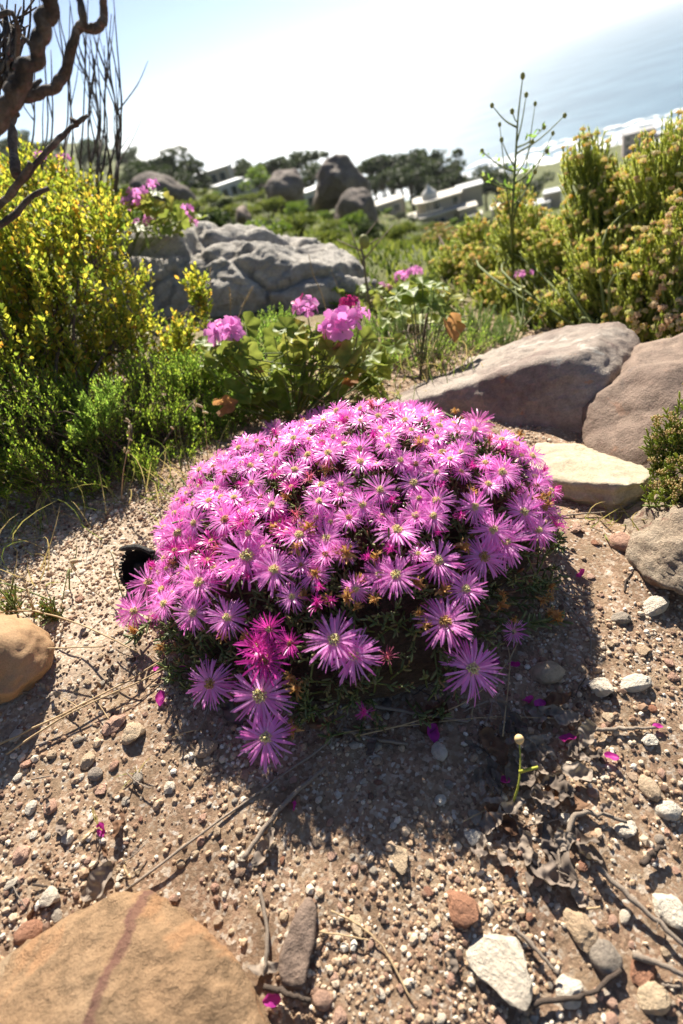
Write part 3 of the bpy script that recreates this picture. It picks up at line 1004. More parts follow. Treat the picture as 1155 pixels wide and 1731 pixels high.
def shrub(name, label, base, lobes, tips, sprig, per, leaf, mats, spread=55, cat='shrub', group=None, upw=.7, parts=0, stems=9, stem_r=.006, inner=.5, tmpl=None, heads=None, tip_small=.6, floor=.02):
    root = empty(name)
    tag(root, label, cat, group)
    base = np.asarray(base, float)
    T, D, C0 = lobe_points(lobes, tips, inner)
    gz = terrain(T[:, 0], T[:, 1]) + floor
    keep = T[:, 2] > gz
    T, D, C0 = T[keep], D[keep], C0[keep]
    n = len(T)
    dirs = nrm(D * .6 + np.array([0, 0, upw]) + rng.normal(size=(n, 3)) * .22 + nrm(T - base) * .35)
    L = sprig * rng.uniform(.7, 1.25, n)
    B = T - dirs * L[:, None]
    Mf, pos = sprig_leaves(B, dirs, L, per, leaf[0], leaf[1], spread, tip_small)
    tv, tf = tmpl or (LEAF_V, LEAF_F)
    if parts:
        # the leaves facing the viewer become parts of their own
        dist = np.linalg.norm(pos - CAM, axis=1) - .5 * np.linalg.norm(pos - base, axis=1)
        u_ = np.argsort(dist + rng.uniform(0, .25, len(pos)))[:parts]
        lm = mk('leaf', tv, tf, mats[0], data_only=True)
        lm2 = mk('leaf', tv, tf, mats[2] if len(mats) > 2 else mats[0], data_only=True)
        for q in u_:
            ob('leaf', lm2, root, pos[q], Mf[q])
        mask = np.ones(len(pos), bool); mask[u_] = False
        Mf, pos = Mf[mask], pos[mask]
    V, Fc = scatter(tv, tf, Mf, pos)
    tag(mk('foliage', V, Fc, mats[0], root), kind='stuff')
    sm = MB()
    rods(sm, B, T, .0011 * np.ones(n), .0006 * np.ones(n))
    mid = base + (C0 - base) * .8 + rng.normal(size=(n, 3)) * .02
    pick = rng.permutation(n)[:max(30, n // 4)]
    rods(sm, mid[pick], B[pick], .0018 * np.ones(len(pick)), .001 * np.ones(len(pick)))
    tag(sm.build('twigs', mats[1], root), kind='stuff')
    for q in rng.permutation(n)[:stems]:
        st = MB()
        b0 = base + np.append(rng.normal(size=2) * .03, 0); b0[2] = float(terrain(b0[0], b0[1])) - .01
        c_ = .5 * (b0 + T[q]) + np.append(rng.normal(size=2) * .05, .03)
        st.tube(curve([b0, c_, B[q]], 8), np.linspace(stem_r, stem_r * .4, 8), 5)
        st.build('stem', mats[1], root)
    if heads:
        hm, cnt_, sc_, hname = heads
        q_ = np.argsort(np.linalg.norm(T - CAM, axis=1) - .35 * T[:, 2] + rng.uniform(0, .5, n))[:cnt_]
        for q in q_:
            f3 = frames(dirs[q:q + 1], up=rng.normal(size=(1, 3)))[0]
            ob(hname, hm[rng.integers(len(hm))], root, T[q], f3, sc_ * rng.uniform(.7, 1.2))
        return root, np.delete(T, q_, 0), np.delete(dirs, q_, 0)
    return root


M['bark'] = solid_mat('twig_bark', (.13, .09, .065), .9, .2, .4, 60, .5, 150, .002)
M['greystem'] = solid_mat('grey_stem', (.24, .19, .15), .9, .2, .4, 60, .5, 150, .002)
M['greenstem'] = solid_mat('green_stem', (.14, .17, .05), .7, .3, .3, 60)
M['straw'] = solid_mat('straw', (.42, .30, .17), .8, .3, .35, 40)
M['deadwood'] = rock_mat('dead_wood', [(.06, .045, .038), (.15, .115, .095), (.29, .24, .20)], 22, lich=[((.36, .31, .27), 2., .6, 1.0, .6), ((.03, .022, .02), 4., .6, .6, .7)], bmp=1.0, bs=70, bd=.01, dark=.7)

# ------------------------------------------------------------------ pink flowering ice plant
DC, DA, DB, DH = np.array([-.012, .705]), .318, .265, .198


def dome(ang, rad):
    """surface of the cushion: ang around, rad 0 centre..1 rim -> point, normal"""
    ang = np.asarray(ang, float); rad = np.asarray(rad, float)

    def f(a, r):
        wob = 1 + .06 * np.sin(3 * a + 1) + .05 * np.sin(5 * a + 2.3) + .03 * np.sin(9 * a)
        x = DA * r * np.cos(a) * wob; y = DB * r * np.sin(a) * wob
        z = DH * np.sqrt(np.clip(1 - r ** 2.4, 0, 1)) * (1 + .30 * x / DA) * (1 + .22 * y / DB) * (1 + .05 * np.sin(7 * x / .1) * np.cos(6 * y / .1))
        X_ = DC[0] + x; Y_ = DC[1] + y
        return np.stack([X_, Y_, z + near_h(X_, Y_)], -1)
    p = f(ang, rad)
    e = 1e-3
    du = f(ang, np.clip(rad + e, 0, .999)) - f(ang, np.clip(rad - e, 0.001, 9))
    dv = f(ang + e, np.clip(rad, .01, 9)) - f(ang - e, np.clip(rad, .01, 9))
    n = nrm(np.cross(du, dv))
    n = np.where(n[..., 2:3] < 0, -n, n)
    return p, n


# dense samples used to find where a sight line meets the cushion
_a = rng.uniform(0, 6.2832, 60000); _r = np.sqrt(rng.uniform(0, .998, 60000))
DPt, DNm = dome(_a, _r)
_dp = DPt - CAM
DPX = np.c_[W / 2 + F * (_dp @ RT) / (_dp @ FW), HH / 2 - F * (_dp @ UP) / (_dp @ FW)]
DFR = np.einsum('ni,ni->n', DNm, -nrm(_dp)) > .02


def on_dome(px, py):
    d = np.hypot(DPX[:, 0] - px, DPX[:, 1] - py) + np.where(DFR, 0, 500)
    k = int(np.argmin(d))
    return (DPt[k], DNm[k], d[k])


def flower_mesh(kind, seed):
    g = np.random.default_rng(seed)
    mb = MB()
    if kind == 'open':
        layers = [(31, 1.0, 10, 3), (29, .93, 22, 4), (19, .80, 36, 5)]
    elif kind == 'cup':
        layers = [(22, .95, 38, 5), (20, .9, 50, 5), (12, .8, 62, 5)]
    else:
        layers = [(16, .8, 60, 9), (14, .8, 74, 8), (8, .7, 82, 6)]
    for n, L, el, jit in layers:
        off = g.uniform(0, 6.28)
        for q in range(n):
            a = off + 2 * math.pi * q / n + g.uniform(-.15, .15)
            e = math.radians(el + g.uniform(-jit, jit) * 1.5)
            ln = L * g.uniform(.76, 1.08)
            w = g.uniform(.021, .034) * (1.0 if kind == 'open' else .9)
            if kind == 'shut': w *= .8
            rd = np.array([math.cos(a), math.sin(a), 0]); tn = np.array([-math.sin(a), math.cos(a), 0])
            tw = g.uniform(-.35, .35); cv = g.uniform(.05, .5) if kind != 'shut' else g.uniform(-1.2, 1.0)
            sw = g.uniform(-.12, .12)
            V = []
            for s, ww in ((.06, .5), (.35, .85), (.68, 1.0), (.92, .8), (1.0, .12)):
                ee = e - cv * s * s
                p = rd * (math.cos(ee) * s * ln) + np.array([0, 0, math.sin(ee) * s * ln * .9]) + tn * sw * s * s * ln
                wd_ = (tn * math.cos(tw * s) + np.array([0, 0, 1]) * math.sin(tw * s)) * w * ww
                V += [p - wd_, p + wd_]
            Fq = [(2 * k, 2 * k + 1, 2 * k + 3, 2 * k + 2) for k in range(4)]
            mb.add(V, np.array(Fq), np.repeat([.05, .35, .68, .92, 1.0], 2))
    # calyx: short green cone below
    k = 8
    an = np.arange(k) * 2 * math.pi / k
    r0, r1 = .05, .17
    V = np.concatenate([np.c_[np.cos(an) * r0, np.sin(an) * r0, np.full(k, -.22)], np.c_[np.cos(an) * r1, np.sin(an) * r1, np.full(k, .02)]])
    cm = MB().add(V, np.stack([np.arange(k), (np.arange(k) + 1) % k, (np.arange(k) + 1) % k + k, np.arange(k) + k], 1))
    return mb, cm


def disc_mesh(seed):
    g = np.random.default_rng(seed)
    n = 70
    d = np.sqrt(g.uniform(0, 1, n)) * .20; a = g.uniform(0, 6.28, n)
    A = np.c_[d * .6 * np.cos(a), d * .6 * np.sin(a), np.full(n, .02)]
    B = np.c_[d * np.cos(a), d * np.sin(a),   .25 - d * .6 + g.uniform(-.03, .03, n)]
    mb = MB()
    rods(mb, A, B, np.full(n, .008), np.full(n, .014))
    iv, iff = ico(1)
    V, Fc = scatter(iv, iff, np.repeat(np.eye(3)[None] * .023, n, 0), B)
    mb.add(V, Fc)
    u = np.linspace(0, 2 * np.pi, 13)[:-1]
    mb.add(np.concatenate([np.c_[.13 * np.cos(u), .13 * np.sin(u), np.full(12, .03)], [[0, 0, .1]]]), np.stack([np.arange(12), (np.arange(12) + 1) % 12, np.full(12, 12)], 1))
    return mb


PK = [(0, (.84, .18, .63)), (.35, (.88, .30, .74)), (.7, (.90, .44, .82)), (1, (.78, .10, .53))]
M['petal'] = leaf_mat('pink_petal', PK, .52, .32, .5, 1.4, 'island', grad=((.94, .82, .88), .40, .30))
M['petal_cup'] = leaf_mat('magenta_petal', [(0, (.62, .025, .33)), (1, (.70, .06, .45))], .42, .35, .5, 1.2, 'island', grad=((.75, .3, .5), .2, .15))
M['disc'] = leaf_mat('flower_disc', [(0, (.95, .85, .45)), (1, (.96, .93, .70))], .45, .6, .3, 1.0)
M['disc_old'] = leaf_mat('old_flower_disc', [(0, (.62, .36, .12)), (1, (.72, .50, .22))], .2, .6, .3, 1.0)
M['calyx'] = leaf_mat('calyx', [(0, (.16, .17, .05)), (1, (.24, .2, .07))], .25, .5, .4)
M['succ'] = leaf_mat('succulent_leaf', [(0, (.10, .13, .045)), (.4, (.17, .21, .075)), (.75, (.24, .26, .11)), (.92, (.26, .2, .08)), (1, (.3, .13, .07))], .22, .4, .5)
M['wilt'] = leaf_mat('wilted_bloom', [(0, (.34, .17, .055)), (.5, (.50, .27, .10)), (1, (.62, .38, .17))], .35, .7, .2)
M['wiltpink'] = leaf_mat('wilted_pink', [(0, (.55, .08, .2)), (1, (.68, .2, .3))], .4, .6, .3)

OPEN = []
for s in range(7):
    a, b = flower_mesh('open', 100 + s)
    OPEN.append((a.build('flower', M['petal'], attr=True, data_only=True, smooth=True), b.build('calyx', M['calyx'], data_only=True)))
CUPS = []
for s in range(4):
    a, b = flower_mesh('cup', 140 + s)
    CUPS.append((a.build('flower', M['petal' if s % 2 else 'petal_cup'], attr=True, data_only=True), b.build('calyx', M['calyx'], data_only=True)))
SHUT = []
for s in range(3):
    a, b = flower_mesh('shut', 170 + s)
    SHUT.append((a.build('flower', M['petal_cup' if s else 'wiltpink'], attr=True, data_only=True), b.build('calyx', M['calyx'], data_only=True)))
DISC = [disc_mesh(200 + s).build('flower_center', M['disc' if s < 3 else 'disc_old'], data_only=True) for s in range(4)]


def wilt_mesh(seed):
    g = np.random.default_rng(seed)
    mb = MB()
    n = 16
    for q in range(n):
        a = 2 * math.pi * q / n + g.uniform(-.3, .3)
        rd = np.array([math.cos(a), math.sin(a), 0]); tn = np.array([-math.sin(a), math.cos(a), 0])
        p = np.array([0, 0, .0]); V = []
        el = g.uniform(.4, 1.4); w = g.uniform(.05, .11)
        for s in range(5):
            p = p + (rd * math.cos(el) + np.array([0, 0, math.sin(el)])) * .13 + tn * g.uniform(-.04, .04)
            el += g.uniform(-.9, .8)
            ww = w * (1 - s / 5.5)
            tw = tn * ww + np.array([0, 0, g.uniform(-.05, .05)])
            V += [p - tw, p + tw]
        mb.add(V, np.array([(2 * k, 2 * k + 1, 2 * k + 3, 2 * k + 2) for k in range(4)]))
    iv, iff = ico(2)
    mb.add(iv * np.array([.15, .15, .17]) * (1 + .2 * fbm(iv, .5, 2, seed))[:, None], iff)
    return mb


WILT = [wilt_mesh(300 + s).build('wilted_flower', M['wilt'], data_only=True) for s in range(5)]

plant = empty('ice_plant')
tag(plant, 'low cushion of succulent covered in bright pink many-petalled daisy-like flowers', 'flowering plant')
PLSTEM = MB()


def put_flower(p, n, size, kind, stem_from=None):
    """size = diameter in metres"""
    sp = rng.uniform(0, 6.28)
    f3 = frames(np.array([n]), up=rng.normal(size=(1, 3)))[0]
    f3 = np.stack([f3[:, 0], f3[:, 2] * -1, f3[:, 1]], -1)
    pool = {'open': OPEN, 'cup': CUPS, 'shut': SHUT}[kind]
    pm, cm = pool[rng.integers(len(pool))]
    o = ob('flower', pm, plant, p, f3, size * .5)
    ob('calyx', cm, o)
    if kind == 'open':
        ob('flower_center', DISC[rng.choice(4, p=[.3, .28, .27, .15])], o)
    elif kind == 'cup':
        ob('flower_center', DISC[3 if rng.uniform() < .5 else 1], o)
    a = p - n * size * .1
    b = a - n * .05 - np.array([0, 0, .02]) if stem_from is None else stem_from
    PLSTEM.tube(curve([a, .5 * (a + b) - np.array([0, 0, .006]), b], 5), [.0014, .0016, .0018, .002, .002], 4)
    return o


FL = [(573, 693, 62), (550, 722, 64), (505, 759, 66), (541, 767, 62), (563, 783, 74), (423, 795, 66), (396, 811, 64), (499, 809, 70), (347, 810, 58), (376, 791, 56),
      (362, 863, 64), (400, 857, 64), (378, 835, 66), (467, 864, 74), (538, 860, 72), (575, 857, 64), (392, 889, 70), (346, 889, 58), (287, 898, 60), (316, 910, 74), (432, 909, 62),
      (507, 918, 74), (421, 948, 112), (562, 920, 80), (473, 969, 84), (351, 991, 84), (254, 986, 68), (294, 1003, 62), (577, 828, 64), (312, 854, 54), (312, 877, 56),
      (464, 726, 62), (419, 754, 58), (485, 781, 66), (440, 828, 66), (412, 771, 54), (611, 765, 72), (809, 710, 72), (694, 705, 62), (712, 760, 64), (609, 800, 72), (643, 836, 78),
      (700, 829, 78), (675, 789, 62), (754, 796, 62), (704, 795, 58), (733, 856, 78), (799, 861, 78), (823, 835, 68), (847, 812, 82), (610, 868, 76), (722, 881, 66), (668, 916, 88),
      (831, 897, 74), (854, 915, 92), (883, 871, 84), (810, 946, 84), (728, 960, 88), (672, 976, 84), (774, 1006, 76), (902, 779, 70), (873, 767, 66), (907, 902, 66), (797, 736, 62),
      (745, 750, 56), (637, 740, 66), (772, 773, 60), (230, 1034, 64), (298, 1029, 64), (335, 1040, 70), (392, 1047, 74), (563, 1088, 102), (600, 1108, 94), (748, 1055, 98), (590, 715, 60), (640, 708, 60),
      (525, 705, 54), (665, 735, 58), (730, 712, 56), (765, 728, 54), (850, 760, 60), (520, 735, 58), (580, 745, 58), (448, 760, 54), (660, 765, 56), (620, 690, 52), (545, 693, 50), (690, 690, 50)]
CU = [(447, 1092, 74, 'cup'), (504, 1088, 58, 'cup'), (466, 1060, 66, 'cup'), (627, 945, 44, 'shut'), (655, 1110, 52, 'shut'), (858, 1063, 48, 'cup'), (553, 995, 46, 'shut'), (561, 952, 66, 'cup'), (905, 830, 46, 'cup'),
      (500, 842, 50, 'cup'), (778, 880, 46, 'shut'), (730, 905, 40, 'shut'), (660, 858, 44, 'shut'), (718, 690, 50, 'cup'), (740, 697, 46, 'shut'), (455, 1115, 90, 'cup'), (800, 800, 48, 'shut'), (470, 745, 40, 'shut'), (310, 940, 50, 'cup'), (565, 1020, 40, 'shut')]
placed = []


def place(px, py, s, kind='open'):
    p, n, d = on_dome(px, py)
    front = np.clip((py - 850) / 300, 0, 1)
    if d > 14:
        g = Pg(px, py, .035)
        p2 = g
        base = Pg(px + (560 - px) * .35, min(py - 40, 1090), .01)
        nn = nrm(np.array([.05, -.75, .55]))
    else:
        p2 = p + n * .012
        base = None
        nn = n
    tocam = nrm(CAM - p2)
    nn = nrm(nn * .55 + np.array([0, 0, .35]) + tocam * (.22 + .4 * front) + rng.normal(size=3) * .16)
    t = np.linalg.norm(p2 - CAM)
    p2 = p2 + nn * .006
    put_flower(p2, nn, s / F * t * 1.12, kind, base)
    placed.append(p2)


def adj(x, y):
    return x - 14 * max(0, (x - 780) / 130), y + max(0, 770 - y) * .16


for f in FL: place(*adj(f[0], f[1]), f[2] * (.80 if f[1] < 880 else .95))
for f in CU: place(*adj(f[0], f[1]), *f[2:])
for f in [(366, 1149, 78), (455, 1168, 108), (451, 1247, 88), (783, 1128, 96)]:
    place(*f)
place(617, 1192, 46, 'shut')
# the rest of the cushion, also round its far side
need = 0
for _ in range(7000):
    if need > 215: break
    a, r = rng.uniform(0, 6.2832), math.sqrt(rng.uniform(0, .93))
    p, n = dome(a, r)
    q = p + n * .012
    if min(np.linalg.norm(q - z) for z in placed) < .0205: continue
    if p[1] < .62 and r > .66: continue
    nn = nrm(n * .7 + np.array([0, -.05, .4]) + rng.normal(size=3) * .2)
    put_flower(q, nn, rng.uniform(.038, .058), 'open' if rng.uniform() < .66 else ('cup' if rng.uniform() < .5 else 'shut'))
    placed.append(q); need += 1
WL = [(513, 722), (430, 747), (440, 742), (560, 803), (700, 763), (585, 1010), (605, 1028), (500, 1145), (507, 1163), (508, 1217), (740, 1003), (790, 842), (918, 988), (925, 1002), (905, 862), (892, 852), (775, 930), (640, 945), (262, 957), (275, 962), (300, 955),
      (505, 935), (545, 975), (570, 950), (590, 945), (600, 985), (470, 905), (770, 703), (780, 715), (700, 1040), (712, 1060), (830, 1020), (850, 1040), (945, 1055), (235, 1075), (285, 1095), (430, 1075), (520, 905), (660, 890), (880, 740), (905, 845), (640, 700), (490, 850), (640, 1020), (560, 1010), (380, 1075), (830, 1000), (700, 985), (520, 1010), (930, 1045), (905, 1010)]
for px, py in WL:
    p, n, d = on_dome(px, py)
    if d > 14:
        p = Pg(px, py, .02); n = np.array([0, -.3, .9])
    nn = nrm(n + rng.normal(size=3) * .4 + np.array([0, 0, .3]))
    f3 = frames(nn[None], up=rng.normal(size=(1, 3)))[0]
    f3 = np.stack([f3[:, 0], -f3[:, 2], f3[:, 1]], -1)
    ob('wilted_flower', WILT[rng.integers(5)], plant, p + n * rng.uniform(.006, .02), f3, rng.uniform(.016, .026))
# succulent leaves: opposite fingers on short shoots all over the cushion
n = 1700
a = rng.uniform(0, 6.2832, n); r_ = np.sqrt(rng.uniform(0.02, 1.02, n))
p, nn = dome(a, np.clip(r_, 0, .995))
dirs = nrm(nn * .8 + np.array([0, 0, .25]) + rng.normal(size=(n, 3)) * .45)
L = rng.uniform(.02, .034, n)
B = p - dirs * L[:, None] * .75
Mf, pos = sprig_leaves(B, dirs, L, 7, .0145, .0042, 60, .75, .1)
tag(mk('foliage', *scatter(FIN_V, FIN_F, Mf, pos), M['succ'], plant), kind='stuff')
rods(PLSTEM, B - dirs * .02, B + dirs * L[:, None], np.full(n, .0016), np.full(n, .0011))
# trailing shoots reaching onto the gravel
SH = [[(860, 1045), (900, 1052), (950, 1050)], [(840, 1065), (890, 1058), (935, 1045)], [(870, 985), (905, 1000), (930, 990)], [(440, 1090), (480, 1135), (505, 1160)], [(330, 1070), (370, 1095), (420, 1110)],
      [(700, 1075), (680, 1095), (650, 1115)], [(480, 1150), (500, 1180), (508, 1210)], [(600, 1120), (612, 1160), (617, 1185)], [(255, 1050), (240, 1065), (225, 1080)], [(620, 1060), (640, 1085), (655, 1100)], [(690, 1040), (700, 1085), (715, 1105)]]
fv = []
for s in SH:
    c = curve([Pg(q[0], q[1], .03 - .008 * k) for k, q in enumerate(s)], 9)
    PLSTEM.tube(c, np.linspace(.0022, .0014, 9), 5)
    tg = nrm(np.gradient(c, axis=0))
    for k in range(1, 9):
        for sgn in (-1, 1):
            sd_ = nrm(np.cross(tg[k], [0, 0, 1])) * sgn if k % 2 else nrm(np.array([0, 0, .6]) + sgn * .7 * np.cross(tg[k], [0, 0, 1]))
            d = nrm(sd_ + tg[k] * .7 + rng.normal(size=3) * .15)
            fv.append((c[k], d))
Mf = frames(np.array([d for _, d in fv]), up=np.array([0, 0, 1.])) * (np.array([.0052, .019, .0048])[None, None, :] * rng.uniform(.8, 1.2, (len(fv), 1, 1)))
lm = mk('leaf', FIN_V, FIN_F, M['succ'], data_only=True)
for k, (c_, _) in enumerate(fv):
    ob('leaf', lm, plant, c_, Mf[k])
tag(PLSTEM.build('stems', M['greenstem'], plant), kind='stuff')
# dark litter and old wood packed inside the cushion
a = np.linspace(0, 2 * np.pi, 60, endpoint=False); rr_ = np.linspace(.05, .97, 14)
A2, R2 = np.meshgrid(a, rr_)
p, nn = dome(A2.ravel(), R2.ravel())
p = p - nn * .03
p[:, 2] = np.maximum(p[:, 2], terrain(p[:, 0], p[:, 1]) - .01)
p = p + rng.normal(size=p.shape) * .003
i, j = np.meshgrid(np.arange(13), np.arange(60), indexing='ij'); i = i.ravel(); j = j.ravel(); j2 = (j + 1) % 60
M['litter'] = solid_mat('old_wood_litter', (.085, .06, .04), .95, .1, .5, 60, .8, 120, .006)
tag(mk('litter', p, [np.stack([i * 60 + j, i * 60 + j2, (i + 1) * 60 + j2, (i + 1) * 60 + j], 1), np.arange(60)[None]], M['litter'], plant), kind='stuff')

# ------------------------------------------------------------------ shrubs on the left
YEL = [(0, (.11, .16, .025)), (.35, (.23, .28, .04)), (.7, (.37, .36, .05)), (.93, (.50, .40, .06)), (1, (.52, .26, .05))]
M['yleaf'] = leaf_mat('yellow_green_leaf', YEL, .58, .5, .35, 1.7)
M['yleaf_o'] = leaf_mat('yellow_green_leaf_single', YEL, .58, .5, .35, 1.7, 'object')
GRN = [(0, (.10, .18, .025)), (.5, (.20, .30, .04)), (.85, (.31, .40, .055)), (1, (.42, .44, .08))]
M['gleaf'] = leaf_mat('green_leaf', GRN, .55, .45, .4, 1.6)
M['gleaf_o'] = leaf_mat('green_leaf_single', GRN, .5, .38, .5, 1.5, 'object')
M['bleaf'] = leaf_mat('bright_green_leaf', [(0, (.15, .27, .045)), (.6, (.26, .40, .075)), (1, (.38, .46, .11))], .55, .42, .4, 1.5)


def LB(px, py, t, r, rz=None, ry=None):
    return (P(px, py, t), np.array([r, ry or r, rz or r]))


shrub('leathery_shrub', 'tall yellow-green leathery-leaved shrub tangled with bare branches beside the grey outcrop', Pg(120, 800, 0),
      [LB(40, 420, 1.75, .16), LB(150, 400, 1.85, .15), LB(90, 520, 1.65, .17), LB(210, 470, 1.85, .09), LB(200, 560, 1.7, .13), LB(300, 580, 1.72, .09), LB(20, 600, 1.55, .15), LB(-90, 480, 1.7, .2), LB(-80, 650, 1.5, .18), LB(120, 640, 1.6, .13), LB(340, 500, 1.85, .055, .1)],
      1250, .10, 15, (.024, .016), [M['yleaf'], M['bark'], M['yleaf_o']], spread=62, parts=280, stems=16, stem_r=.006, inner=.35)
shrub('leathery_shrub', 'yellow-leaved leathery shrub on the slope between bare twigs and pink blooms', Pg(60, 640, 0),
      [LB(60, 330, 2.2, .16), LB(165, 345, 2.25, .1), LB(-40, 380, 2.1, .2), LB(110, 300, 2.35, .07)], 420, .1, 14, (.023, .015), [M['yleaf'], M['bark'], M['yleaf_o']], spread=62, parts=60, stems=8)
shrub('green_shrub', 'dense dark green small-leaved shrub along the shaded edge of the bare ground', Pg(200, 800, 0),
      [LB(60, 740, 1.38, .12, .1), LB(180, 740, 1.42, .12, .11), LB(-40, 760, 1.35, .14), LB(290, 720, 1.45, .10), LB(330, 660, 1.55, .10), LB(250, 640, 1.55, .1), LB(370, 740, 1.42, .06), LB(20, 690, 1.42, .12), LB(60, 805, 1.3, .08), LB(150, 810, 1.3, .07), LB(240, 795, 1.33, .07), LB(320, 775, 1.38, .06), LB(110, 690, 1.45, .1), LB(220, 690, 1.48, .1)],
      1700, .07, 16, (.014, .0062), [M['gleaf'], M['bark'], M['gleaf_o']], spread=50, parts=60, stems=14, stem_r=.003, inner=.3, tmpl=(DIA_V, DIA_F))
shrub('bright_green_shrub', 'small bright green leafy shrub in front of the dark green one', Pg(165, 790, 0),
      [LB(165, 700, 1.34, .055, .06), LB(185, 660, 1.37, .04), LB(140, 730, 1.33, .035)], 130, .05, 18, (.012, .0048), [M['bleaf'], M['greenstem'], M['bleaf']], spread=48, stems=6, stem_r=.002)
shrub('green_shrub', 'mid green small-leaved shrub below the grey outcrop behind the geranium', Pg(430, 690, 0),
      [LB(400, 620, 1.7, .1), LB(440, 580, 1.85, .1), LB(350, 640, 1.6, .1), LB(480, 620, 1.7, .1), LB(470, 560, 2.0, .09), LB(390, 700, 1.48, .08), LB(300, 650, 1.6, .1), LB(430, 680, 1.55, .08), LB(480, 690, 1.5, .07), LB(340, 710, 1.47, .07), LB(550, 690, 1.5, .06), LB(610, 690, 1.52, .06)],
      1250, .07, 16, (.013, .0058), [M['bleaf'], M['greenstem'], M['gleaf_o']], spread=48, stems=8, stem_r=.002, tmpl=(DIA_V, DIA_F))
shrub('bright_green_shrub', 'knee-high green leafy tuft at the rim of the bare ground beside the straw', Pg(20, 850, 0),
      [LB(10, 800, 1.3, .07), LB(-60, 830, 1.28, .09), LB(60, 790, 1.36, .05)], 170, .05, 16, (.013, .005), [M['gleaf'], M['greenstem'], M['gleaf_o']], spread=48, stems=5, stem_r=.002)
M['rleaf'] = leaf_mat('reddish_succulent', [(0, (.1, .17, .03)), (.6, (.2, .24, .05)), (1, (.36, .1, .06))], .35, .4, .5, 1.2)
shrub('succulent_tuft', 'small reddish-tipped succulent tuft behind the ochre boulder', Pg(75, 1050, 0),
      [LB(10, 1015, 1.05, .03, .025), LB(70, 1035, 1.04, .025, .03), LB(85, 1030, 1.02, .015, .03)], 42, .04, 16, (.009, .005), [M['rleaf'], M['greenstem']], spread=60, stems=4, stem_r=.0015, upw=1.2)

# ------------------------------------------------------------------ everlasting shrub on the right
M['needle'] = leaf_mat('needle_leaf', [(0, (.28, .33, .06)), (.5, (.44, .48, .12)), (1, (.58, .58, .2))], .58, .5, .3, 1.6)
M['head'] = leaf_mat('everlasting_head', [(0, (.74, .54, .38)), (.35, (.82, .68, .50)), (.7, (.84, .79, .56)), (.93, (.74, .74, .38)), (1, (.88, .6, .05))], .45, .75, .2, 1.35, 'object', nscale=3)
M['headbits'] = leaf_mat('everlasting_heads', [(0, (.74, .54, .38)), (.35, (.82, .68, .50)), (.7, (.84, .79, .56)), (.93, (.74, .74, .38)), (1, (.88, .6, .05))], .45, .75, .2, 1.35)
M['invol'] = leaf_mat('head_cup', [(0, (.22, .24, .08)), (1, (.34, .34, .15))], .35, .6, .2, 1.2)


def head_mesh(seed, lite=False):
    """a corymb of little papery buds"""
    g = np.random.default_rng(seed)
    mb = MB()
    iv, iff = (octv, octf) if lite else ico(1)
    n = 11
    for q in range(n):
        a = q * 2.399; d = .55 * math.sqrt(q / n)
        c = np.array([d * math.cos(a), .25 - d * d * .5 + g.uniform(-.06, .06), d * math.sin(a)])
        s = np.array([.2, .27, .2]) * g.uniform(.8, 1.2)
        Vb = iv * s
        Vb[:, 1] += np.where(iv[:, 1] > .3, g.uniform(-.04, .07, len(iv)), 0)
        mb.add(Vb + c, iff)
    return mb


HEADS = [head_mesh(400 + s).build('flower_head', M['head'], data_only=True, smooth=False) for s in range(4)]
rt_lobes = [LB(990, 290, 2.35, .10, .13), LB(1050, 340, 2.3, .14), LB(1140, 320, 2.2, .17, .2), LB(880, 400, 2.5, .13), LB(940, 440, 2.35, .15), LB(1030, 470, 2.15, .17), LB(1130, 470, 2.0, .17), LB(820, 450, 2.6, .11), LB(850, 510, 2.4, .13), LB(950, 540, 2.15, .13), LB(1080, 560, 1.95, .11), LB(1250, 420, 2.0, .25), LB(780, 500, 2.65, .09), LB(1170, 560, 1.85, .1), LB(1010, 380, 2.3, .14), LB(760, 450, 2.8, .1), LB(730, 520, 2.6, .08), LB(800, 400, 2.75, .09), LB(870, 350, 2.6, .09)]
res = shrub('everlasting_shrub', 'large bushy shrub topped with papery tan flower heads above the two boulders', Pg(1020, 560, 0), rt_lobes, 3500, .12, 36, (.016, .0056), [M['needle'], M['greenstem']],
            spread=42, stems=14, stem_r=.006, inner=.4, tmpl=(NEE_V, NEE_F), heads=(HEADS, 260, .0175, 'flower_head'), tip_small=1.0, upw=.9)
rt_root, T_, D_ = res
T_, D_ = T_[::3], D_[::3]
hv, hf = head_mesh(9, True).data()
n = len(T_)
Mf = frames(D_, up=rng.normal(size=(n, 3))) * (.0175 * rng.uniform(.7, 1.2, (n, 1, 1)))
tag(mk('flower_heads', *scatter(hv, hf[0], Mf, T_), M['headbits'], rt_root, smooth=False), kind='stuff')
res = shrub('everlasting_shrub', 'smaller tan-headed bush standing below the modern house behind the big one', G(745, 450), [LB(745, 415, 4.2, .14), LB(720, 450, 4.0, .12), LB(790, 440, 4.1, .14), LB(690, 470, 3.9, .09)], 330, .12, 26, (.016, .004), [M['needle'], M['bark']],
            spread=42, stems=5, inner=.4, tmpl=(NEE_V, NEE_F), heads=(HEADS, 110, .02, 'flower_head'), tip_small=1.0)
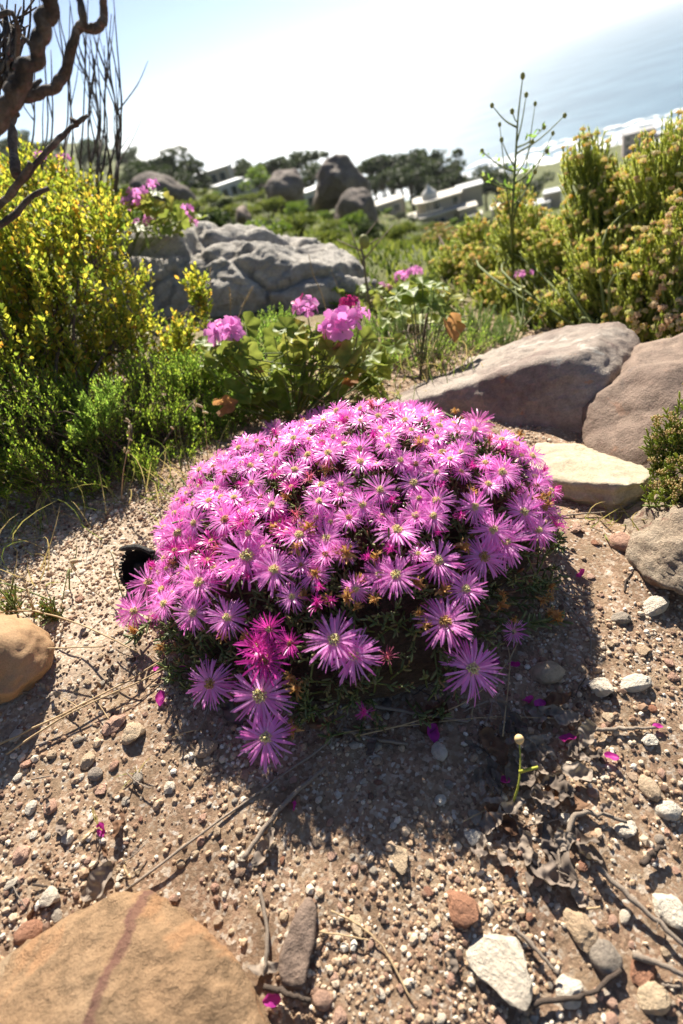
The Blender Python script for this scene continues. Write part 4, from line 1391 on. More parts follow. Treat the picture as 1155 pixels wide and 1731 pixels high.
# feathery undergrowth
M['feather'] = leaf_mat('feathery_leaf', [(0, (.10, .18, .03)), (.6, (.2, .31, .06)), (1, (.32, .38, .1))], .5, .5, .3, 1.4)
shrub('feathery_bush', 'soft feathery green bush between the grey outcrop and the everlasting shrub', G(700, 610), [LB(660, 560, 1.95, .09), LB(760, 570, 1.95, .1), LB(700, 530, 2.1, .1), LB(810, 560, 2.0, .09), LB(640, 620, 1.75, .07), LB(850, 580, 1.9, .08), LB(600, 560, 2.1, .07)],
      520, .1, 40, (.02, .0016), [M['feather'], M['greystem']], spread=35, stems=10, stem_r=.003, inner=.3, tmpl=(NEE_V, NEE_F), tip_small=.9, upw=1.2)
shrub('green_shrub', 'soft green bush filling the gap behind the geranium and the long grey boulder', G(640, 620), [LB(570, 590, 1.8, .09), LB(620, 580, 1.85, .1), LB(680, 610, 1.75, .08), LB(740, 600, 1.8, .09), LB(640, 640, 1.65, .06), LB(800, 590, 1.85, .09), LB(560, 640, 1.6, .06)],
      620, .08, 18, (.014, .0048), [M['bleaf'], M['greystem'], M['gleaf_o']], spread=40, stems=10, stem_r=.003, inner=.3, upw=1.1, tmpl=(DIA_V, DIA_F))
# low green shrub with bud clusters in front of the brown boulder
M['budleaf'] = leaf_mat('fleshy_bud_leaf', [(0, (.17, .22, .03)), (.6, (.28, .34, .055)), (1, (.40, .42, .1))], .45, .38, .5, 1.4)
M['buds'] = leaf_mat('tan_buds', [(0, (.52, .36, .14)), (1, (.66, .52, .26))], .3, .7, .2, 1.0)


def bud_mesh(seed):
    g = np.random.default_rng(seed)
    mb = MB(); iv, iff = ico(1)
    n = 14
    for q in range(n):
        a = q * 2.399; d = .75 * math.sqrt(q / n)
        c = np.array([d * math.cos(a), .3 - .25 * d * d + g.uniform(-.1, .1), d * math.sin(a)])
        mb.add(iv * np.array([.13, .17, .13]) * g.uniform(.8, 1.15) + c, iff)
        mb.tube([np.array([0, -.3, 0]), c], [.03, .03], 3)
    return mb


BUDS = [bud_mesh(500 + s).build('bud_cluster', M['buds'], data_only=True) for s in range(3)]
shrub('budding_shrub', 'low fleshy green shrub with clusters of tan buds in front of the brown boulder', Pg(1175, 870, 0),
      [LB(1125, 745, 1.12, .04, .05), LB(1160, 720, 1.12, .04, .06), LB(1140, 835, 1.06, .05, .035), LB(1200, 780, 1.1, .08), LB(1110, 770, 1.11, .03), LB(1165, 660, 1.14, .02), LB(1200, 850, 1.05, .05)],
      190, .06, 15, (.015, .0038), [M['budleaf'], M['greenstem']], spread=55, stems=9, stem_r=.0025, inner=.3, tmpl=(FIN_V, FIN_F), heads=(BUDS, 85, .012, 'bud_cluster'), tip_small=.8, upw=1.0)

# ------------------------------------------------------------------ wild geraniums
GL = [(0, (.18, .28, .04)), (.5, (.28, .39, .06)), (.85, (.38, .46, .08)), (1, (.44, .42, .07))]


def geranium_leaf(seed):
    """round lobed leaf, pleated and cupped, stalk at the notch"""
    g = np.random.default_rng(seed)
    na, nr = 29, 5
    cup = g.uniform(.15, .6); wavy = g.uniform(.04, .1); fold = g.uniform(-.2, .5)
    V = [(0, 0, 0)]; T = [0]
    for r in range(1, nr + 1):
        for k in range(na):
            th = (k / (na - 1) - .5) * math.radians(300)
            rr_ = r / nr
            lob = 1 + (.13 * math.cos(th * 6) + .04 * math.cos(th * 24 + 1)) * rr_ ** 2
            x = math.sin(th) * rr_ * lob; y = math.cos(th) * rr_ * lob
            z = cup * rr_ ** 2 * .6 + wavy * rr_ * math.cos(th * 6 + math.pi) + g.uniform(-.015, .015) + fold * abs(x) ** 1.3 * .5 + .04 * math.sin(5 * x + 3 * y + seed)
            V.append((x, y + .0, z)); T.append(rr_)
    Fq, Ft = [], []
    for k in range(na - 1):
        Ft.append((0, 1 + k + 1, 1 + k))
        for r in range(nr - 1):
            a = 1 + r * na + k
            Fq.append((a, a + 1, a + na + 1, a + na))
    return np.array(V), [np.array(Fq), np.array(Ft)], T


M['gerleaf'] = leaf_mat('geranium_leaf', GL, .5, .5, .35, 1.35, 'object', grad=((.2, .29, .045), .5, .5), nscale=4)
M['gerdead'] = leaf_mat('dead_geranium_leaf', [(0, (.42, .18, .06)), (1, (.55, .3, .16))], .45, .7, .2, 1.1, 'object', nscale=4)
M['gerpetal'] = leaf_mat('geranium_petal', [(0, (.78, .28, .60)), (.5, (.86, .44, .73)), (1, (.80, .36, .70))], .5, .5, .3, 1.2, 'island', grad=((.5, .03, .25), .15, .12))
M['gerdark'] = leaf_mat('dark_geranium_petal', [(0, (.33, .01, .13)), (1, (.5, .05, .25))], .4, .5, .3, 1.2)
GLM = []
for s in range(6):
    v_, f_, t_ = geranium_leaf(600 + s)
    GLM.append(mk('leaf', v_, f_, M['gerleaf'], attrs={'t': t_}, data_only=True))
v_, f_, t_ = geranium_leaf(666)
GDEAD = mk('dead_leaf', v_ * np.array([.7, 1, 1]) + np.c_[np.zeros(len(v_)), np.zeros(len(v_)), .5 * v_[:, 0] ** 2], f_, M['gerdead'], attrs={'t': t_}, data_only=True)


def floret(seed):
    g = np.random.default_rng(seed)
    mb = MB()
    for q, a in enumerate((-2.5, -1.25, 0.0, .95, 2.2)):
        a = math.radians([60, 120, 200, 270, 340][q]) + g.uniform(-.12, .12)
        V = []; T = []
        d = np.array([math.cos(a), math.sin(a), 0]); tn = np.array([-math.sin(a), math.cos(a), 0])
        cv = g.uniform(-.1, .5)
        for s, w in ((.08, .08), (.4, .24), (.75, .36), (.98, .22)):
            p = d * s + np.array([0, 0, .25 * s - cv * s * s + g.uniform(-.03, .03)])
            V += [p - tn * w, p + np.array([0, 0, -.05]), p + tn * w]; T += [s] * 3
        Fq = [(3 * k + c, 3 * k + c + 1, 3 * k + c + 4, 3 * k + c + 3) for k in range(3) for c in range(2)]
        mb.add(V, np.array(Fq), T)
    mb.tube([np.array([0, 0, -1.0]), np.array([0, 0, 0])], [.05, .06], 4)
    return mb


FLM = [floret(700 + s).build('floret', M['gerpetal'], attr=True, data_only=True) for s in range(4)]
FLD = floret(705).build('floret', M['gerdark'], attr=True, data_only=True)


def zframe(n):
    f3 = frames(np.asarray(n)[None], up=rng.normal(size=(1, 3)))[0]
    return np.stack([f3[:, 0], -f3[:, 2], f3[:, 1]], -1)


def geranium(label, base, heads, leaves, extra_dead=(), leaf_r=.03, group=None, stalk=.0022, name='wild_geranium'):
    root = empty(name)
    tag(root, label, 'geranium', group)
    base = np.asarray(base, float)
    sm = MB()
    hubs = []
    for (p, r, nf, dark) in heads:
        mid = .5 * (base + p) + np.append(rng.normal(size=2) * .03, -.01)
        c = curve([base, mid, p - np.array([0, 0, r * .9])], 9)
        st = MB().tube(c, np.linspace(stalk * 1.2, stalk * .7, 9), 5)
        st.build('stem', M['greenstem'], root)
        hubs.append(c[5])
        hd = MB().tube([p - np.array([0, 0, r]), p - np.array([0, 0, r * .4])], [r * .08, r * .16], 5).build('flower_head', M['greenstem'], root)
        for q in range(nf):
            d = nrm(np.array([math.cos(q * 2.4), math.sin(q * 2.4), .15 + .9 * (q / nf)]) + rng.normal(size=3) * .25)
            ob('floret', FLD if rng.uniform() < dark else FLM[rng.integers(4)], hd, p - np.array([0, 0, r * .5]) + d * r * .8, zframe(nrm(d + nrm(CAM - p) * .45)), r * rng.uniform(.5, .66))
    for (p, s, n) in leaves:
        o = ob('leaf', GLM[rng.integers(6)], root, p, zframe(n), s)
        src = hubs[rng.integers(len(hubs))] if hubs and rng.uniform() < .3 else base + (np.asarray(p) - base) * .25
        sm.tube(curve([src, .5 * (src + p) - np.array([0, 0, .01]), p], 6), [.0015] * 6, 4)
    for (p, s, n) in extra_dead:
        ob('dead_leaf', GDEAD, root, p, zframe(n), s)
        sm.tube(curve([base + (np.asarray(p) - base) * .3, p], 4), [.0013] * 4, 4)
    if sm.n: tag(sm.build('leaf_stalks', M['greenstem'], root), kind='stuff')
    return root


def leaf_cloud(boxes, n, t0, t1, s0, s1):
    out = []
    for _ in range(n):
        b = boxes[rng.integers(len(boxes))]
        px, py = rng.normal(b[0], b[2]), rng.normal(b[1], b[3])
        p = P(px, py, rng.uniform(t0, t1))
        p[2] = max(p[2], float(terrain(p[0], p[1])) + .03)
        nn = nrm(np.array([0, -.25, .8]) + rng.normal(size=3) * .5)
        out.append((p, rng.uniform(s0, s1), nn))
    return out


geranium('wild geranium with three mauve-pink flower heads and round lobed leaves behind the ice plant', Pg(500, 715, 0),
         [(P(375, 552, 1.45), .042, 11, 0.0), (P(514, 512, 1.5), .034, 9, .1), (P(574, 540, 1.42), .05, 13, .0), (P(607, 524, 1.45), .026, 5, 0.0), (P(590, 508, 1.46), .025, 6, .9)],
         leaf_cloud([(400, 610, 30, 22), (450, 630, 30, 25), (480, 590, 25, 18), (545, 610, 25, 25), (610, 605, 25, 15), (620, 640, 20, 15), (430, 670, 25, 10), (510, 665, 25, 15), (520, 570, 30, 10), (395, 600, 20, 10)], 118, 1.38, 1.58, .022, .040),
         [(P(380, 685, 1.38), .03, (0, -.8, .3)), (P(590, 640, 1.42), .022, (0.3, -.8, .2)), (P(575, 592, 1.43), .018, (0.3, -.6, .5)), (P(438, 628, 1.4), .012, (0, -.5, .5))])
geranium('single-stemmed wild geranium with a fan of cupped leaves and one brown dead leaf', Pg(712, 652, 0), [],
         [(P(690 + dx, 520 + dy, 1.72 + .05 * math.sin(dx)), s, nrm(np.array([dx * .008, -.2 + .1 * math.cos(dx), .75 + dy * .004])))
          for dx, dy, s in ((0, -30, .045), (35, -10, .045), (60, 5, .04), (-10, 5, .04), (45, -35, .04), (20, 25, .04), (70, -20, .035), (25, -40, .035), (80, 20, .03), (10, -12, .04), (-20, -20, .03), (50, 25, .035), (-35, 20, .03))],
         [(P(755, 555, 1.66), .042, (.5, -.7, .3))])
o_ = [o for o in bpy.data.objects if o.get('label', '').startswith('single-stemmed')][0]
MB().tube(curve([Pg(712, 652, -.01), P(713, 600, 1.68), P(718, 560, 1.7), P(722, 530, 1.72)], 8), np.linspace(.005, .003, 8), 6, wob=.12).build('stem', M['bark'], o_)
hd_ = [(125, 345, .02), (150, 352, .016), (230, 322, .026), (218, 338, .022), (240, 338, .022), (256, 308, .018), (95, 285, .02), (62, 257, .016), (250, 368, .02), (105, 262, .015), (85, 285, .014)]
geranium('far wild geranium with scattered pink blooms among the yellow-leaved shrubs', G(200, 470), [(P(x, y, 2.35), r * 1.3, 5, 0.) for x, y, r in hd_],
         leaf_cloud([(230, 350, 30, 20), (150, 380, 40, 20), (280, 370, 20, 14)], 45, 2.3, 2.5, .025, .04))
geranium('wild geranium with small pink blooms on top of the grey outcrop', P(290, 395, 2.75), [(P(312, 352, 2.7), .034, 6, 0.), (P(318, 370, 2.7), .03, 5, 0.), (P(280, 375, 2.7), .022, 4, 0.), (P(226, 372, 2.75), .022, 4, 0.)],
         leaf_cloud([(300, 385, 18, 10), (250, 385, 20, 8)], 18, 2.68, 2.8, .02, .034))
geranium('wild geranium with tiny pink blooms in front of the tan-headed bush', G(690, 520), [(P(678, 463, 2.5), .03, 7, .1), (P(700, 455, 2.5), .03, 7, 0.), (P(654, 484, 2.45), .024, 5, 0.), (P(645, 478, 2.45), .016, 3, 0.)],
         leaf_cloud([(670, 510, 30, 14), (720, 500, 30, 12)], 40, 2.3, 2.5, .025, .04))
geranium('single pink geranium bloom poking out of the everlasting shrub', Pg(880, 560, 0), [(P(880, 461, 2.1), .02, 4, 0.), (P(893, 458, 2.1), .016, 3, 0.)], leaf_cloud([(880, 520, 12, 12)], 6, 2.1, 2.2, .02, .03))

# ------------------------------------------------------------------ bare dead branches, upper left
def branch(root, name, pts, r0, r1, n=22, k=9, wob=.14, mat='deadwood'):
    big = r0 > .006
    if big: n, k = n * 3, 18
    c = curve(pts, n)
    j = rng.normal(size=(n, 3)) * (r0 * (.3 if big else .08))
    if big:
        for _ in range(6): j[1:-1] = (j[:-2] + j[1:-1] + j[2:]) / 3
    c[1:-1] += j[1:-1]
    rad = np.linspace(r0, r1, n) * (.72 if big else 1) * (1 + .08 * np.sin(np.linspace(0, 17, n)))
    mb = MB().tube(c, rad, k, wob=0 if big else wob)
    if big:
        V = mb.V[0]
        sd_ = rng.uniform(0, 50)
        for q in range(n):
            L = q / n * np.linalg.norm(c[-1] - c[0])
            for a_ in range(k):
                th = a_ / k * 6.283
                f = mnoise.fractal((math.cos(th) * 1.3 + sd_, math.sin(th) * 1.3, L * 30), 1.0, 2.0, 4) * .16 - .22 * math.exp(-abs(mnoise.noise((math.cos(th) * 2.2, math.sin(th) * 2.2 + sd_, L * 14))) * 12)
                V[q * k + a_] += (V[q * k + a_] - c[q]) * f
    return mb.build(name, M[mat], root)


ds = empty('dead_shrub')
_P = P
P = lambda x, y, t: _P(x, y, t * .74)
tag(ds, 'gnarled dead shrub with thick peeling branches leaning over the yellow-leaved shrub', 'dead shrub')
tb = P(-560, 330, 1.25)
gb = np.array([tb[0] - .5, tb[1] + .1, float(terrain(tb[0] - .5, tb[1] + .1)) - .02])
branch(ds, 'trunk', [gb, gb + np.array([.02, 0, .25]), tb], .018, .014, 16)
branch(ds, 'branch', [tb, P(-110, 330, 1.0), P(-10, 215, .96), P(35, 140, .95), P(62, 85, .95), P(78, 20, .95), P(86, -40, .95)], .0115, .009, 60, 12, .09)
branch(ds, 'branch', [tb, P(-90, 290, 1.03), P(0, 205, 1.0), P(45, 165, 1.0), P(90, 148, 1.0), P(112, 115, 1.0), P(128, 55, 1.0), P(138, 42, 1.0), P(162, 50, 1.0), P(176, 30, 1.0), P(172, -20, 1.0)], .0082, .0048, 60, 11, .09)
branch(ds, 'branch', [P(137, 45, 1.0), P(140, 20, 1.0), P(128, -30, 1.02)], .0062, .0042, 10)
branch(ds, 'branch', [tb, P(-150, 480, 1.05), P(-60, 400, 1.06), P(10, 340, 1.07), P(60, 275, 1.08), P(100, 235, 1.09), P(130, 208, 1.1)], .0068, .0032, 34)
branch(ds, 'branch', [P(-60, 402, 1.05), P(10, 375, 1.06), P(50, 335, 1.07), P(82, 318, 1.08)], .0046, .0025, 14)
branch(ds, 'branch', [P(28, 298, 1.07), P(22, 250, 1.1), P(20, 205, 1.12), P(28, 190, 1.13)], .0052, .004, 14)
branch(ds, 'branch', [P(12, 335, 1.07), P(45, 290, 1.05), P(52, 275, 1.05)], .0036, .003, 8)
for a, b in (((62, 85), (38, 62)), ((130, 208), (148, 195)), ((130, 208), (120, 200)), ((52, 150), (70, 135))):
    branch(ds, 'twig', [P(*a, 1.0), P(*b, 1.01)], .003, .0018, 5, 6)
branch(ds, 'branch', [P(-40, 60, 1.1), P(10, 20, 1.12), P(30, 45, 1.12), P(28, 110, 1.15)], .003, .002, 12)
for k in range(24):
    p0 = P(random.uniform(-30, 25), random.uniform(90, 160), 1.2)
    branch(ds, 'twig', [p0, P(random.uniform(-10, 45), random.uniform(40, 110), 1.25), P(random.uniform(-20, 70), random.uniform(-20, 50), 1.28)], .002, .0009, 8, 5)
P = _P

bt = empty('bare_bush')
tag(bt, 'bare leafless bush of thin upright dark twigs behind the yellow-leaved shrub', 'dead shrub')
b0 = G(170, 470)
BTC = []
for k in range(18):
    x0 = random.choice([random.uniform(150, 195), random.uniform(60, 150)])
    e = (x0 + random.uniform(-34, 22), random.uniform(-20, 90))
    pts = [b0 + np.append(rng.normal(size=2) * .05, 0), P(x0 + random.uniform(-8, 12), 330, 2.5 + random.uniform(-.1, .2)), P(x0 + random.uniform(-16, 22), 200, 2.55 + random.uniform(-.1, .2)), P(e[0], e[1], 2.6)]
    branch(bt, 'stem', pts, .0055, .0015, 16, 5, .1)
    BTC.append(curve(pts, 30))
for k in range(34):
    c = BTC[random.randrange(len(BTC))]
    q = random.randrange(13, 26)
    d = nrm(c[q] - c[q - 2]) * random.uniform(.10, .24)
    w = np.append(rng.normal(size=2) * .05, 0)
    branch(bt, 'twig', [c[q], c[q] + d * .5 + w * .7, c[q] + d + w * 1.1], .0026, .0009, 9, 4, .1)
branch(bt, 'stem', [b0, P(195, 330, 2.5), P(198, 260, 2.5), P(196, 190, 2.52), P(185, 110, 2.55), P(180, 40, 2.6)], .009, .002, 20, 5)
branch(bt, 'stem', [P(198, 250, 2.5), P(206, 170, 2.55), P(196, 115, 2.6), P(185, 60, 2.65)], .004, .0018, 12, 5)
branch(bt, 'twig', [P(205, 250, 2.5), P(215, 235, 2.55), P(228, 218, 2.6)], .002, .001, 6, 4)

# tall thin weed against the sea
wd_ = empty('tall_weed')
tag(wd_, 'tall thin branching weed with small dry seed heads against the sea', 'weed')
wb = G(868, 470)
MB().tube(curve([wb, P(866, 380, 2.2), P(872, 270, 2.2), P(876, 200, 2.2), P(884, 130, 2.2)], 16), np.linspace(.006, .0016, 16), 5).build('stem', M['greenstem'], wd_)
SHD = ico(2)
for x0, x1, y1 in ((868, 905, 175), (864, 845, 210), (866, 935, 225)):
    MB().tube(curve([wb, P(x0, 380, 2.2), P(.5 * (x0 + x1), 300, 2.22), P(x1, y1, 2.25)], 12), np.linspace(.004, .001, 12), 4).build('stem', M['greenstem'], wd_)
    mk('seed_head', SHD[0] * np.array([.0055, .0055, .0075]) + P(x1, y1, 2.25), SHD[1], M['invol'], wd_)
for a, b in (((874, 215), (832, 178)), ((872, 250), (920, 215)), ((872, 260), (955, 195)), ((876, 205), (866, 188)), ((870, 290), (815, 255)), ((870, 300), (900, 240)), ((870, 280), (848, 236)), ((868, 320), (820, 300)), ((870, 310), (925, 255)), ((866, 350), (905, 290)), ((874, 240), (890, 160))):
    p0, p1 = P(*a, 2.2), P(*b, 2.2 + random.uniform(-.08, .08))
    MB().tube(curve([p0, .5 * (p0 + p1) - np.array([0, 0, .01]), p1], 7), np.linspace(.003, .0012, 7), 4).build('branch', M['greenstem'], wd_)
    mk('seed_head', SHD[0] * np.array([.0065, .0065, .008]) * (1 + .2 * fbm(SHD[0], .4, 2, a[0]))[:, None] + p1, SHD[1], M['invol'], wd_)
mk('seed_head', SHD[0] * np.array([.007, .007, .01]) + P(884, 128, 2.2), SHD[1], M['invol'], wd_)
fv = rng.uniform(0, 1, 70)
WBR = [((872, 250), (920, 215)), ((870, 290), (815, 255)), ((868, 320), (820, 300)), ((870, 310), (925, 255)), ((866, 350), (905, 290)), ((868, 380), (872, 270))]
pts_ = np.array([P(*[a_ + (b_ - a_) * u_ for a_, b_ in zip(*WBR[q % 6])], 2.2) for q, u_ in enumerate(fv)])
Mf = frames(rng.normal(size=(70, 3)) + np.array([0, 0, 1])) * np.array([.008, .022, .008])
tag(mk('foliage', *scatter(LEAF_V, LEAF_F, Mf, pts_), M['bleaf'], wd_), kind='stuff')
w2 = empty('grey_weed')
tag(w2, 'grey-green stalked weed standing behind the right end of the grey outcrop', 'weed')
MB().tube(curve([G(625, 520), P(615, 440, 2.35), P(612, 410, 2.35), P(640, 370, 2.35)], 12), np.linspace(.006, .002, 12), 5).build('stem', M['greystem'], w2)
for a, b in (((613, 425), (570, 405)), ((613, 420), (640, 402)), ((614, 440), (665, 380)), ((614, 450), (590, 380))):
    MB().tube([P(*a, 2.35), P(*b, 2.37)], [.003, .0015], 4).build('branch', M['greystem'], w2)
mk('seed_head', SHD[0] * np.array([.02, .02, .026]) + P(616, 408, 2.35), SHD[1], M['invol'], w2)

# ------------------------------------------------------------------ grass stalks
def stalk(name, label, pts, r, mat='straw', tip=None, group=None, cat='grass stalk'):
    root = empty(name)
    tag(root, label, cat, group)
    c = curve(pts, 14)
    MB().tube(c, np.linspace(r, r * .55, 14), 4).build('stem', M[mat], root)
    if tip:
        kind, s = tip
        if kind == 'spike':
            d = nrm(c[-1] - c[-3])
            n = 26
            pos = c[-1] - d * np.linspace(0, s, n)[:, None]
            Mf = frames(d + rng.normal(size=(n, 3)) * .45) * np.array([.0028, .008, .0028])
            tag(mk('seed_spike', *scatter(FIN_V, FIN_F, Mf, pos), M['straw'], root), kind='stuff')
        else:
            for q in range(kind):
                p = c[-1] - q * (c[-1] - c[-4]) * .5 + rng.normal(size=3) * .004
                d = nrm(rng.normal(size=3) + np.array([0, 0, -.8]))
                ob('spikelet', FINM, root, p, frames(d[None], up=np.array([[1, 0, 0.]]))[0] * np.array([s * .55, s, s * .4]))
    return root


M['spikelet'] = leaf_mat('papery_spikelet', [(0, (.5, .4, .27)), (1, (.66, .56, .42))], .4, .7, .2, 1.1, 'object')
FINM = mk('spikelet', FIN_V, FIN_F, M['spikelet'], data_only=True)
stalk('grass_stalk', 'quaking grass stalk with drooping papery spikelets beside the flowers', [Pg(322, 800, 0), P(305, 740, 1.28), P(305, 695, 1.28), P(322, 678, 1.27), P(330, 685, 1.26)], .0012, 'greenstem', (3, .017))
stalk('grass_stalk', 'thin straight grass stalk with one tight brown bud beside the flowers', [Pg(352, 785, 0), P(348, 730, 1.3), P(343, 692, 1.3)], .0011, 'straw', (1, .014))
stalk('grass_stalk', 'green grass stalk with a small brown bud rising from the shaded litter', [Pg(310, 812, 0), P(300, 760, 1.26), P(295, 728, 1.25)], .0011, 'greenstem', (1, .013))
stalk('grass_stalk', 'pale dry stalk hung with beige husks in front of the dark green shrub', [Pg(205, 850, 0), P(208, 800, 1.22), P(218, 745, 1.2), P(219, 712, 1.2)], .0014, 'straw', (6, .012))
stalk('grass_stalk', 'dry seed spike standing before the grey outcrop, beside the yellow shrub', [G(400, 600), P(398, 555, 2.0), P(412, 515, 2.0), P(426, 487, 2.0)], .0015, 'straw', ('spike', .07))
stalk('grass_stalk', 'tallest dry seed spike in front of the grey outcrop', [G(352, 590), P(355, 530, 2.0), P(356, 490, 2.0), P(355, 455, 2.0)], .0015, 'straw', ('spike', .07))
stalk('grass_stalk', 'middle dry seed spike in front of the grey outcrop', [G(390, 590), P(390, 540, 2.05), P(389, 505, 2.05), P(388, 488, 2.05)], .0013, 'straw', ('spike', .05))
stalk('dry_stem', 'reddish dry stem rising in front of the grey outcrop', [G(560, 560), P(545, 500, 2.1), P(530, 465, 2.1), P(522, 430, 2.1)], .0025, 'straw')
stalk('dry_stem', 'thin dry stem beside the reddish one, in front of the grey outcrop', [G(585, 560), P(575, 500, 2.1), P(560, 455, 2.1)], .0015, 'straw')
stalk('grass_stalk', 'bent dry stalk with two beige husks arching over the pale ground', [Pg(215, 1060, 0), P(185, 1020, 1.0), P(140, 985, 1.0), P(116, 948, 1.0)], .0011, 'straw', (2, .016))
stalk('grass_stalk', 'thin green stalk with a husk in front of the black charred pod', [Pg(215, 1030, 0), P(195, 970, 1.0), P(192, 945, 1.0), P(185, 930, 1.0)], .001, 'greenstem', (2, .012))
stalk('seed_spike', 'short dense ginger seed spike beside the reddish succulent tuft', [Pg(60, 1040, 0), P(50, 1010, 1.02), P(38, 975, 1.03)], .0022, 'straw', ('spike', .05))
SD = stalk('seedling', 'yellow-green seedling with a round cream bud among the grey dead leaves', [Pg(862, 1372, 0), Pg(876, 1330, .03), Pg(880, 1290, .045), Pg(878, 1252, .06)], .0018, 'greenstem', None, cat='seedling')
M['seedstem'] = solid_mat('yellow_green_stem', (.42, .42, .06), .6, .3, .2, 80)
for ch in SD.children: ch.data.materials[0] = M['seedstem']
MB().tube([Pg(878, 1305, .04), Pg(910, 1297, .05)], [.0022, .0016], 5).build('side_shoot', M['seedstem'], SD)
M['budcream'] = solid_mat('cream_bud', (.72, .52, .26), .6, .3, .2, 80)
mk('bud', SHD[0] * np.array([.0055, .0055, .0065]) + Pg(878, 1250, .062), SHD[1], M['budcream'], SD)

M['dgrass'] = leaf_mat('mixed_grass', [(0, (.10, .16, .03)), (.45, (.22, .26, .06)), (.7, (.42, .33, .16)), (1, (.5, .4, .22))], .4, .5, .3, 1.2)


def tuft(name, label, px, py, n, h, lean=.5, spread=.02, cat='grass'):
    root_p = Pg(px, py, 0)
    mb = MB()
    for _ in range(n):
        b = root_p + np.append(rng.normal(size=2) * spread, 0); b[2] = float(terrain(b[0], b[1]))
        d = nrm(np.array([rng.normal() * lean, rng.normal() * lean, 1.0]))
        hh = h * rng.uniform(.5, 1.1)
        dr = np.array([rng.normal(), rng.normal(), 0]) * .35 * hh
        c = [b, b + d * hh * .4, b + d * hh * .75 + dr * .4, b + d * hh * .9 + dr]
        c = curve(c, 6)
        tg = nrm(np.gradient(c, axis=0)); sd_ = nrm(np.cross(tg, [0.3, 1, .1]))
        w = np.array([.0010, .0010, .0009, .0008, .0005, .0001])[:, None]
        V = np.stack([c - sd_ * w, c + sd_ * w], 1).reshape(-1, 3)
        mb.add(V, np.array([(2 * k, 2 * k + 1, 2 * k + 3, 2 * k + 2) for k in range(5)]))
    return tag(mb.build(name, M['dgrass']), label, cat)


tuft('grass_tuft', 'loose tuft of green and straw grass blades at the foot of the bright green shrub', 60, 900, 40, .12, .7, .05)
tuft('grass_tuft', 'sparse grass blades in the shaded litter behind the flowers', 340, 830, 34, .10, .6, .05)
tuft('grass_tuft', 'dry grass blades at the foot of the yellow-leaved shrub', 230, 840, 34, .11, .7, .06)
tuft('grass_tuft', 'thin straw grass blades behind the ochre boulder', 20, 1000, 26, .12, .9, .03)
tuft('grass_tuft', 'tiny two-bladed grass seedling on the open gravel', 230, 1310, 4, .03, .6, .002)
tuft('grass_tuft', 'short grass seedling near a fallen dark petal', 170, 1400, 3, .04, .3, .004)
tuft('grass_tuft', 'dry wispy grass under the edge of the cream slab', 1040, 880, 22, .05, 1.2, .03)
tuft('grass_tuft', 'dry brown grass between the long grey boulder and the feathery bush', 640, 700, 40, .12, .5, .05)
tuft('grass_tuft', 'straw-coloured grass under the single-stemmed geranium', 740, 640, 50, .16, .4, .06)

# ------------------------------------------------------------------ straws, sticks and twigs on the ground
M['stick'] = solid_mat('grey_stick', (.30, .24, .19), .9, .2, .4, 60, .6, 200, .002)
M['stickdark'] = solid_mat('dark_stick', (.10, .075, .06), .9, .2, .4, 60, .6, 200, .002)


def gtwig(label, pts, r, mat='stick', lift=.006, name='twig'):
    c = curve([Pg(x, y, lift + rng.uniform(0, .004)) for x, y in pts], 16)
    c[:, 2] = np.maximum(c[:, 2], terrain(c[:, 0], c[:, 1]) + r)
    c[2:-2] += rng.normal(size=(12, 3)) * r * .25
    o = MB().tube(c, np.linspace(r, r * .7, 16) * rng.uniform(.85, 1.15, 16), 6, wob=.1).build(name, M[mat])
    return tag(o, label, 'twig')


gtwig('thick split grey stalk ending in a torn fan on the gravel', [(412, 1452), (440, 1410), (480, 1360), (550, 1297)], .0036)
gtwig('very long thin straight stem running from the flowers to the foreground boulder', [(212, 1506), (330, 1418), (450, 1330), (560, 1250), (588, 1192)], .0017)
gtwig('thin dark twig lying across the rusty red stone', [(20, 1640), (60, 1612), (150, 1560), (212, 1512)], .0017, 'stickdark')
gtwig('dark curved stem ending in a dry knot beside the brown slab', [(438, 1500), (452, 1570), (448, 1630), (445, 1650)], .0024)
gtwig('short dark twig at the foot of the brown slab', [(446, 1668), (490, 1682), (526, 1692)], .0032, 'stickdark')
gtwig('thick pale dead stem slanting across the gravel beside the white quartz chunk', [(1008, 1464), (1080, 1530), (1160, 1602)], .0033)
gtwig('straight pale stick on the gravel beyond the grey dead leaves', [(995, 1233), (1050, 1232), (1108, 1230)], .0028)
gtwig('pale grey stick under the hanging flower stems', [(625, 1193), (700, 1205), (792, 1220)], .0026)
gtwig('short brown stick below the pale grey one', [(580, 1232), (640, 1250), (690, 1258)], .0026)
gtwig('thin dark stick near the big white stone', [(868, 1568), (910, 1610), (945, 1648)], .0024)
gtwig('crooked dark root near the dirty white stone', [(880, 1700), (940, 1690), (1000, 1680), (1050, 1640)], .003, 'stickdark')
gtwig('fine golden grass stem bending over the gravel', [(560, 1540), (600, 1560), (645, 1600), (700, 1700)], .0012, 'straw')
gtwig('golden side stem crossing the bent grass stem', [(540, 1575), (590, 1583), (625, 1590)], .001, 'straw')
gtwig('thin golden arc of dry grass under the right-hand flowers', [(600, 1245), (700, 1220), (790, 1185), (850, 1130), (876, 1085)], .0011, 'straw', .012)
gtwig('second fine dry grass stem below the golden arc', [(560, 1240), (700, 1225), (830, 1212), (960, 1215)], .0009, 'straw', .008)
gtwig('upright fine dry stem crossing the golden arc', [(850, 1245), (858, 1170), (862, 1110), (850, 1070)], .0009, 'straw', .014)
gtwig('knotted grey root curling beside the crumpled dead leaf', [(960, 1410), (975, 1378), (1010, 1375), (1060, 1390)], .003)
gtwig('long pale stick lying in front of the cream slab', [(928, 876), (990, 868), (1100, 862)], .0018)
